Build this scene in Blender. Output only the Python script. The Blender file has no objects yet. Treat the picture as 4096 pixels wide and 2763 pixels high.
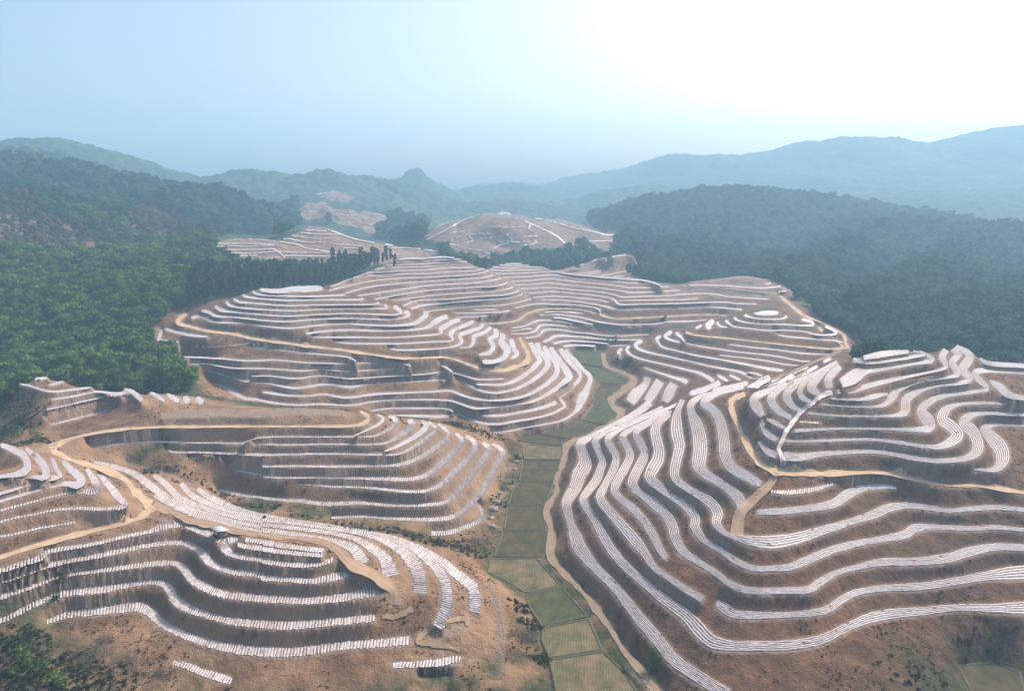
import bpy, math, random
import numpy as np
R = math.radians
random.seed(7); rng = np.random.default_rng(7)
scene = bpy.context.scene
COL = scene.collection

# ------------------------------------------------------------------ camera
CAM_H = 125.0
F_PX = 2732.0                      # focal length in pixels of the 4096 px wide photograph
PITCH = math.atan(641.5 / F_PX)
cam = bpy.data.cameras.new("camera"); camo = bpy.data.objects.new("camera", cam); COL.objects.link(camo)
cam.sensor_width = 36.0; cam.lens = 36.0 * F_PX / 4096.0
cam.clip_start = 1.0; cam.clip_end = 60000.0
camo.location = (0, 0, CAM_H); camo.rotation_euler = (math.pi / 2 - PITCH, 0, 0)
scene.camera = camo
scene.render.resolution_x = 1024; scene.render.resolution_y = 690

# ------------------------------------------------------------------ sky, sun, exposure
SUN_EL, SUN_AZ = R(41), R(46)      # azimuth from +Y towards +X
world = bpy.data.worlds.new("World"); scene.world = world; world.use_nodes = True
wn = world.node_tree; wn.nodes.clear()
sky = wn.nodes.new("ShaderNodeTexSky"); sky.sky_type = 'NISHITA'; sky.sun_disc = False
sky.sun_elevation = SUN_EL; sky.sun_rotation = SUN_AZ
sky.air_density = 1.0; sky.dust_density = 5.0; sky.ozone_density = 1.5; sky.altitude = 300
bg = wn.nodes.new("ShaderNodeBackground"); bg.inputs[1].default_value = 0.14
wo = wn.nodes.new("ShaderNodeOutputWorld")
wn.links.new(sky.outputs[0], bg.inputs[0]); wn.links.new(bg.outputs[0], wo.inputs[0])
sun = bpy.data.lights.new("sun", 'SUN'); sun.energy = 3.3; sun.angle = R(0.6); sun.color = (1.0, 0.90, 0.77)
suno = bpy.data.objects.new("sun", sun); COL.objects.link(suno)
suno.rotation_euler = (math.pi / 2 - SUN_EL, 0, math.pi - SUN_AZ); suno.location = (200, 200, 400)
scene.view_settings.view_transform = 'Standard'; scene.view_settings.look = 'None'
scene.view_settings.exposure = 0.70; scene.view_settings.gamma = 1.0
HAZE = 0.00038

# ------------------------------------------------------------------ helpers
CROPS = {'g1': (2100, 1500, 2), 'g2': (2934, 1300, 2), 'g3': (2100, 1979, 2), 'g4': (2934, 1979, 2),
         'a1': (0, 1700, 2), 'a2': (0, 1979, 2), 'a3': (1050, 1979, 2), 'd': (1050, 1500, 2),
         'b1': (560, 1100, 2), 'b2': (1400, 1200, 2), 'b3': (1300, 1000, 3), 'b4': (1900, 1000, 3),
         'ff': (2600, 1050, 3), 's': (0, 1000, 1.651), 'p': (800, 700, 2), 'q': (1650, 700, 2), 'o': (0, 0, 1)}
CP, SP = math.cos(PITCH), math.sin(PITCH)
def ray(px, py):
    u = (px - 2048.0) / F_PX; v = (py - 1381.5) / F_PX
    return u, CP - v * SP, -SP - v * CP
def on_z(px, py, z):
    a, b, c = ray(px, py); t = (z - CAM_H) / c
    return np.array((a * t, b * t))
def at_d(px, py, D):
    a, b, c = ray(px, py); t = D / b
    return (a * t, D, CAM_H + c * t)
def to_px(x, y, z):
    dz = z - CAM_H
    f = y * CP - dz * SP; up = y * SP + dz * CP
    return 2048 + F_PX * x / f, 1381.5 - F_PX * up / f
def parse(text):
    out = []
    for ln in text.strip().splitlines():
        if ln.startswith('#'): continue
        tk = ln.split(); key, z, kind = tk[0], float(tk[1]), tk[2]
        st = []; o = (0, 0, 1)
        for t in tk[3:]:
            if t[0] == '@': o = CROPS[t[1:]]; continue
            v = [float(a) for a in t.split(',')]
            st.append((o[0] + v[0] / o[2], o[1] + v[1] / o[2], (v[2] if len(v) > 2 else 0) / o[2], v[3] if len(v) > 3 else None))
        zc = z; s2 = []
        for a in st:
            if a[3] is not None: zc = a[3]
            s2.append((a[0], a[1], a[2], zc))
        out.append((key, z, kind, np.array(s2)))
    return out
def spline(P, step):
    """Catmull-Rom through the rows of P, sampled about every `step` units of the first two columns."""
    if len(P) < 2: return P
    Q = np.vstack([2 * P[0] - P[1], P, 2 * P[-1] - P[-2]]); out = []
    for i in range(1, len(Q) - 2):
        n = max(2, int(np.hypot(*(Q[i + 1, :2] - Q[i, :2])) / step))
        t = (np.arange(n) / n)[:, None]
        a, b, c, d = Q[i - 1], Q[i], Q[i + 1], Q[i + 2]
        out.append(0.5 * (2 * b + (c - a) * t + (2 * a - 5 * b + 4 * c - d) * t ** 2 + (3 * b - 3 * c + d - a) * t ** 3))
    out.append(P[-1][None]); return np.vstack(out)
def band(st):
    """pixel stations -> two world edge lines (outer = lower in the slope) and the level"""
    S = spline(st, 9.0)
    d = np.gradient(S[:, :2], axis=0); k = np.ones(5) / 5
    for c in (0, 1):
        d[:, c] = np.convolve(np.pad(d[:, c], 2, mode='edge'), k, mode='valid')
    n = np.stack([-d[:, 1], d[:, 0]], 1); n /= np.maximum(np.hypot(n[:, 0], n[:, 1]), 1e-6)[:, None]
    t = np.maximum(S[:, 2], 1.5)[:, None]
    A = S[:, :2] + n * t / 2; B = S[:, :2] - n * t / 2
    Aw = np.array([on_z(p[0], p[1], z) for p, z in zip(A, S[:, 3])])
    Bw = np.array([on_z(p[0], p[1], z) for p, z in zip(B, S[:, 3])])
    return Aw, Bw, S[:, 3].copy()
def resample(A, B, Z, step):
    M = (A + B) / 2; s = np.concatenate([[0], np.cumsum(np.hypot(*np.diff(M, axis=0).T))])
    keep = np.concatenate([[True], np.diff(s) > 1e-4]); s = s[keep]; A = A[keep]; B = B[keep]; Z = Z[keep]
    n = max(2, int(s[-1] / step) + 1); q = np.linspace(0, s[-1], n)
    f = lambda v: np.interp(q, s, v)
    return np.stack([f(A[:, 0]), f(A[:, 1])], 1), np.stack([f(B[:, 0]), f(B[:, 1])], 1), f(Z), q
def hsh(ix, iy, seed):
    n = (ix.astype(np.int64) * 374761393 + iy.astype(np.int64) * 668265263 + seed * 1442695041) & 0x7fffffff
    n = ((n ^ (n >> 13)) * 1274126177) & 0x7fffffff
    return ((n ^ (n >> 16)) & 0xffff) / 65535.0
def vnoise(x, y, seed=0):
    ix, iy = np.floor(x), np.floor(y); fx, fy = x - ix, y - iy
    fx = fx * fx * (3 - 2 * fx); fy = fy * fy * (3 - 2 * fy)
    a, b = hsh(ix, iy, seed), hsh(ix + 1, iy, seed); c, d = hsh(ix, iy + 1, seed), hsh(ix + 1, iy + 1, seed)
    return (a * (1 - fx) + b * fx) * (1 - fy) + (c * (1 - fx) + d * fx) * fy - 0.5
def fbm(x, y, L, seed=0, oct=4):
    s = 0; a = 1.0
    for o in range(oct):
        s = s + a * vnoise(x / L, y / L, seed + o * 17); L /= 2.03; a *= 0.5
    return s
def inpoly(X, Y, poly):
    m = np.zeros(X.shape, bool); n = len(poly)
    for i in range(n):
        (x1, y1), (x2, y2) = poly[i], poly[(i + 1) % n]
        if y1 == y2: continue
        c = ((y1 > Y) != (y2 > Y)) & (X < (x2 - x1) * (Y - y1) / (y2 - y1) + x1)
        m ^= c
    return m
def mesh_obj(name, V, Fq, mat, parent=None, smooth=False, attrs=None, tri=False):
    me = bpy.data.meshes.new(name); V = np.asarray(V, np.float32); Fq = np.asarray(Fq, np.int32)
    k = Fq.shape[1]
    me.vertices.add(len(V)); me.vertices.foreach_set('co', V.ravel())
    me.loops.add(Fq.size); me.loops.foreach_set('vertex_index', Fq.ravel())
    me.polygons.add(len(Fq)); me.polygons.foreach_set('loop_start', np.arange(0, Fq.size, k, dtype=np.int32))
    me.polygons.foreach_set('loop_total', np.full(len(Fq), k, np.int32))
    if smooth: me.polygons.foreach_set('use_smooth', np.ones(len(Fq), bool))
    me.update(calc_edges=True)
    for an, av in (attrs or {}).items():
        at = me.attributes.new(an, 'FLOAT', 'POINT'); at.data.foreach_set('value', np.asarray(av, np.float32))
    me.materials.append(mat)
    o = bpy.data.objects.new(name, me); COL.objects.link(o)
    if parent: o.parent = parent
    return o
def tag(o, label=None, cat=None, group=None, kind=None):
    if label: o['label'] = label
    if cat: o['category'] = cat
    if group: o['group'] = group
    if kind: o['kind'] = kind
    return o
def empty(name, loc, rz=0):
    o = bpy.data.objects.new(name, None); COL.objects.link(o); o.location = loc; o.rotation_euler = (0, 0, rz); return o

# ------------------------------------------------------------------ materials
def mat(name):
    m = bpy.data.materials.new(name); m.use_nodes = True; nt = m.node_tree
    b = nt.nodes['Principled BSDF']; b.inputs['Specular IOR Level'].default_value = 0.2
    return m, nt, b
def nd(nt, t, **kw):
    n = nt.nodes.new(t)
    for k, v in kw.items():
        if k in n.inputs: n.inputs[k].default_value = v
        else: setattr(n, k, v)
    return n
def ramp(nt, stops):
    r = nt.nodes.new('ShaderNodeValToRGB'); e = r.color_ramp.elements
    while len(e) < len(stops): e.new(0.5)
    for i, (p, c) in enumerate(stops): e[i].position = p; e[i].color = (*c, 1)
    return r
def noise(nt, scale, detail=4, rough=0.6, vec=None):
    n = nd(nt, 'ShaderNodeTexNoise'); n.inputs['Scale'].default_value = scale
    n.inputs['Detail'].default_value = detail; n.inputs['Roughness'].default_value = rough
    if vec is not None: nt.links.new(vec, n.inputs['Vector'])
    return n
def mixc(nt, fac, a, b, mode='MIX'):
    m = nt.nodes.new('ShaderNodeMix'); m.data_type = 'RGBA'; m.blend_type = mode
    for s, v in ((0, fac), (6, a), (7, b)):
        if isinstance(v, (int, float)): m.inputs[s].default_value = v
        elif isinstance(v, tuple): m.inputs[s].default_value = (*v, 1)
        else: nt.links.new(v, m.inputs[s])
    return m.outputs[2]
def attr(nt, name):
    a = nt.nodes.new('ShaderNodeAttribute'); a.attribute_name = name; return a.outputs['Fac']
def geo_pos(nt): return nt.nodes.new('ShaderNodeNewGeometry').outputs['Position']
def bump(nt, b, h, strength=0.5, dist=0.3):
    n = nd(nt, 'ShaderNodeBump'); n.inputs['Strength'].default_value = strength; n.inputs['Distance'].default_value = dist
    nt.links.new(h, n.inputs['Height']); nt.links.new(n.outputs[0], b.inputs['Normal'])
def mathn(nt, op, a, b=None):
    n = nt.nodes.new('ShaderNodeMath'); n.operation = op
    for i, v in enumerate((a, b)):
        if v is None: continue
        if isinstance(v, (int, float)): n.inputs[i].default_value = v
        else: nt.links.new(v, n.inputs[i])
    return n.outputs[0]

def soil_material():
    m, nt, b = mat('soil'); L = nt.links; P = geo_pos(nt)
    mp = nd(nt, 'ShaderNodeMapping'); mp.inputs['Scale'].default_value = (1, 1, 0.35); L.new(P, mp.inputs[0])
    big = noise(nt, 0.018, 4, 0.6, P); mid = noise(nt, 0.16, 6, 0.65, mp.outputs[0]); fine = noise(nt, 1.1, 5, 0.7, mp.outputs[0])
    c = ramp(nt, [(0.30, (0.112, 0.062, 0.040)), (0.50, (0.176, 0.100, 0.061)), (0.70, (0.260, 0.150, 0.090))]); L.new(mid.outputs[0], c.inputs[0])
    c2 = ramp(nt, [(0.38, (0.80, 0.82, 0.86)), (0.62, (1.12, 1.02, 0.94))]); L.new(big.outputs[0], c2.inputs[0])
    col = mixc(nt, 1.0, c.outputs[0], c2.outputs[0], 'MULTIPLY')
    f = ramp(nt, [(0.33, (0.66, 0.64, 0.62)), (0.5, (1, 1, 1)), (0.72, (1.22, 1.18, 1.12))]); L.new(fine.outputs[0], f.inputs[0])
    col = mixc(nt, 0.8, col, f.outputs[0], 'MULTIPLY')
    # tan, freshly graded earth and thin weed cover, both with shapes of their own
    col = mixc(nt, attr(nt, 'tan'), col, (0.40, 0.245, 0.140))
    tc = ramp(nt, [(0.3, (0.26, 0.18, 0.135)), (0.7, (0.37, 0.265, 0.20))]); L.new(fine.outputs[0], tc.inputs[0])
    col = mixc(nt, mathn(nt, 'MULTIPLY', attr(nt, 'tread'), 0.85), col, tc.outputs[0])
    gn = noise(nt, 0.09, 5, 0.7, P); g = ramp(nt, [(0.55, (0, 0, 0)), (0.70, (1, 1, 1))]); L.new(gn.outputs[0], g.inputs[0])
    col = mixc(nt, mathn(nt, 'MULTIPLY', g.outputs[0], 0.35), col, (0.085, 0.080, 0.045))
    gr = noise(nt, 0.5, 5, 0.7, P); gc = ramp(nt, [(0.3, (0.040, 0.050, 0.024)), (0.7, (0.095, 0.098, 0.050))]); L.new(gr.outputs[0], gc.inputs[0])
    col = mixc(nt, attr(nt, 'green'), col, gc.outputs[0])
    L.new(col, b.inputs['Base Color']); b.inputs['Roughness'].default_value = 0.95
    w = nd(nt, 'ShaderNodeTexWave'); w.wave_type = 'BANDS'; w.bands_direction = 'X'
    h = mathn(nt, 'ADD', mathn(nt, 'MULTIPLY', mid.outputs[0], 2.2), fine.outputs[0])
    bump(nt, b, h, 0.9, 0.9)
    return m
def hill_material():
    m, nt, b = mat('forested_hill'); L = nt.links; P = geo_pos(nt)
    n1 = noise(nt, 0.05, 6, 0.75, P); n2 = noise(nt, 0.006, 3, 0.6, P)
    c = ramp(nt, [(0.35, (0.014, 0.036, 0.020)), (0.5, (0.030, 0.066, 0.034)), (0.68, (0.055, 0.105, 0.052))]); L.new(n1.outputs[0], c.inputs[0])  # canopy greens carry some of the distance haze blue
    d = ramp(nt, [(0.4, (0.8, 0.9, 0.9)), (0.65, (1.25, 1.1, 1.0))]); L.new(n2.outputs[0], d.inputs[0])
    col = mixc(nt, 1.0, c.outputs[0], d.outputs[0], 'MULTIPLY')
    n3 = noise(nt, 0.12, 4, 0.6, P); s = ramp(nt, [(0.35, (0.17, 0.110, 0.080)), (0.65, (0.29, 0.190, 0.140))]); L.new(n3.outputs[0], s.inputs[0])
    col = mixc(nt, attr(nt, 'cleared'), col, s.outputs[0])
    col = mixc(nt, attr(nt, 'dry'), col, (0.17, 0.120, 0.080))
    L.new(col, b.inputs['Base Color']); b.inputs['Roughness'].default_value = 0.95
    bump(nt, b, n1.outputs[0], 0.8, 3.0)
    return m
def film_material():
    m, nt, b = mat('mulch_film'); L = nt.links; P = geo_pos(nt)
    n = noise(nt, 0.9, 5, 0.75, P); n2 = noise(nt, 0.06, 3, 0.5, P); n3 = noise(nt, 3.5, 3, 0.7, P)
    c = ramp(nt, [(0.28, (0.27, 0.215, 0.19)), (0.45, (0.47, 0.405, 0.385)), (0.66, (0.66, 0.60, 0.59))]); L.new(n.outputs[0], c.inputs[0])
    d = ramp(nt, [(0.4, (0.92, 0.88, 0.87)), (0.6, (1.05, 1.05, 1.06))]); L.new(n2.outputs[0], d.inputs[0])
    col = mixc(nt, 1.0, c.outputs[0], d.outputs[0], 'MULTIPLY')
    L.new(col, b.inputs['Base Color']); b.inputs['Roughness'].default_value = 0.42
    b.inputs['Specular IOR Level'].default_value = 0.45
    bump(nt, b, mathn(nt, 'ADD', n.outputs[0], n3.outputs[0]), 0.5, 0.12)
    return m
def plain(name, c1, c2, scale=1.0, rough=0.9, bs=0.4, bd=0.1):
    m, nt, b = mat(name); P = geo_pos(nt); n = noise(nt, scale, 5, 0.7, P)
    r = ramp(nt, [(0.32, c1), (0.68, c2)]); nt.links.new(n.outputs[0], r.inputs[0])
    nt.links.new(r.outputs[0], b.inputs['Base Color']); b.inputs['Roughness'].default_value = rough
    bump(nt, b, n.outputs[0], bs, bd); return m
def leaf_material(name, dark, light, warm):
    m, nt, b = mat(name); L = nt.links; P = geo_pos(nt)
    oi = nt.nodes.new('ShaderNodeObjectInfo'); n = noise(nt, 0.35, 4, 0.7, P); big = noise(nt, 0.012, 3, 0.6, P)
    r = ramp(nt, [(0.3, dark), (0.7, light)]); L.new(n.outputs[0], r.inputs[0])
    k = mathn(nt, 'MULTIPLY', oi.outputs['Random'], 0.55)
    col = mixc(nt, k, r.outputs[0], warm)
    br = ramp(nt, [(0.35, (0.7, 0.75, 0.8)), (0.65, (1.25, 1.2, 1.05))]); L.new(big.outputs[0], br.inputs[0])
    col = mixc(nt, 1.0, col, br.outputs[0], 'MULTIPLY')
    rb = ramp(nt, [(0.0, (0.55, 0.60, 0.62)), (0.5, (1.0, 1.0, 1.0)), (1.0, (1.55, 1.40, 1.15))]); L.new(oi.outputs['Random'], rb.inputs[0])
    col = mixc(nt, 1.0, col, rb.outputs[0], 'MULTIPLY')
    L.new(col, b.inputs['Base Color']); b.inputs['Roughness'].default_value = 0.7
    tr = nt.nodes.new('ShaderNodeBsdfTranslucent'); L.new(col, tr.inputs[0])
    mx = nt.nodes.new('ShaderNodeMixShader'); mx.inputs[0].default_value = 0.3
    L.new(b.outputs[0], mx.inputs[1]); L.new(tr.outputs[0], mx.inputs[2])
    L.new(mx.outputs[0], nt.nodes['Material Output'].inputs[0]); return m
M_SOIL = soil_material(); M_HILL = hill_material(); M_FILM = film_material()
M_ROAD = plain('tan_dirt_road', (0.42, 0.28, 0.17), (0.58, 0.41, 0.26), 0.25, 0.9, 0.4, 0.2)
M_TRACK = plain('faded_dirt_track', (0.30, 0.20, 0.13), (0.42, 0.28, 0.18), 0.3, 0.9, 0.4, 0.2)
M_VROAD = plain('valley_dirt_road', (0.23, 0.16, 0.11), (0.33, 0.235, 0.165), 0.4)
M_GRASS = plain('field_grass', (0.056, 0.050, 0.028), (0.110, 0.090, 0.052), 0.35, 0.9, 0.5, 0.3)
M_GREEN = plain('fresh_field_grass', (0.050, 0.062, 0.028), (0.100, 0.104, 0.050), 0.4, 0.9, 0.5, 0.3)
M_STUB = plain('fallow_field', (0.085, 0.085, 0.04), (0.215, 0.165, 0.105), 0.22, 0.9, 0.6, 0.3)
for m_ in (M_STUB, M_GREEN, M_GRASS):
    nt_ = m_.node_tree; b_ = nt_.nodes['Principled BSDF']; src = b_.inputs['Base Color'].links[0].from_socket
    wv = nd(nt_, 'ShaderNodeTexWave'); wv.inputs['Scale'].default_value = 0.42; wv.inputs['Distortion'].default_value = 9.0; wv.inputs['Detail'].default_value = 3; wv.inputs['Detail Scale'].default_value = 0.6
    nt_.links.new(geo_pos(nt_), wv.inputs['Vector']); rr = ramp(nt_, [(0.25, (0.62, 0.66, 0.6)), (0.7, (1.15, 1.1, 1.05))]); nt_.links.new(wv.outputs[0], rr.inputs[0])
    pn = noise(nt_, 0.12, 4, 0.7, geo_pos(nt_)); pr = ramp(nt_, [(0.4, (0.75, 0.85, 0.75)), (0.6, (1.25, 1.1, 1.0))]); nt_.links.new(pn.outputs[0], pr.inputs[0])
    c_ = mixc(nt_, 0.45, src, rr.outputs[0], 'MULTIPLY'); c_ = mixc(nt_, 0.9, c_, pr.outputs[0], 'MULTIPLY'); nt_.links.new(c_, b_.inputs['Base Color'])
M_BUND = plain('field_bund', (0.06, 0.065, 0.035), (0.16, 0.14, 0.09), 1.2)
M_LEAF = leaf_material('green_leaves', (0.042, 0.100, 0.018), (0.140, 0.255, 0.040), (0.090, 0.140, 0.026))
M_LEAFD = leaf_material('dark_leaves', (0.022, 0.042, 0.020), (0.055, 0.092, 0.038), (0.045, 0.062, 0.028))
M_LEAF_HAZE = leaf_material('haze_blue_leaves', (0.018, 0.062, 0.030), (0.066, 0.165, 0.070), (0.042, 0.098, 0.048))  # right and far forest: blue of the distance haze mixed into the leaf green
M_DRY = leaf_material('dry_leaves', (0.085, 0.062, 0.038), (0.22, 0.150, 0.090), (0.085, 0.085, 0.042))
M_WEED = leaf_material('weed_leaves', (0.075, 0.058, 0.034), (0.160, 0.125, 0.070), (0.170, 0.115, 0.075))
M_BARK = plain('bark', (0.10, 0.075, 0.055), (0.24, 0.19, 0.15), 2.0)
M_DEAD = plain('dead_wood', (0.07, 0.055, 0.045), (0.20, 0.16, 0.13), 3.0)
M_TIN = plain('tin_roof', (0.46, 0.46, 0.47), (0.62, 0.61, 0.60), 0.8, 0.4, 0.1, 0.02)
M_WALL = plain('hut_boards', (0.16, 0.12, 0.09), (0.27, 0.21, 0.16), 1.5)
M_SHADE = plain('hut_front_shade', (0.03, 0.06, 0.12), (0.05, 0.09, 0.17), 1.5, 0.5)  # dark blue of the shaded hut opening, painted as a surface
M_ROCK = plain('pale_rock', (0.22, 0.18, 0.16), (0.46, 0.40, 0.37), 0.9, 0.9, 0.8, 0.4)

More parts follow.
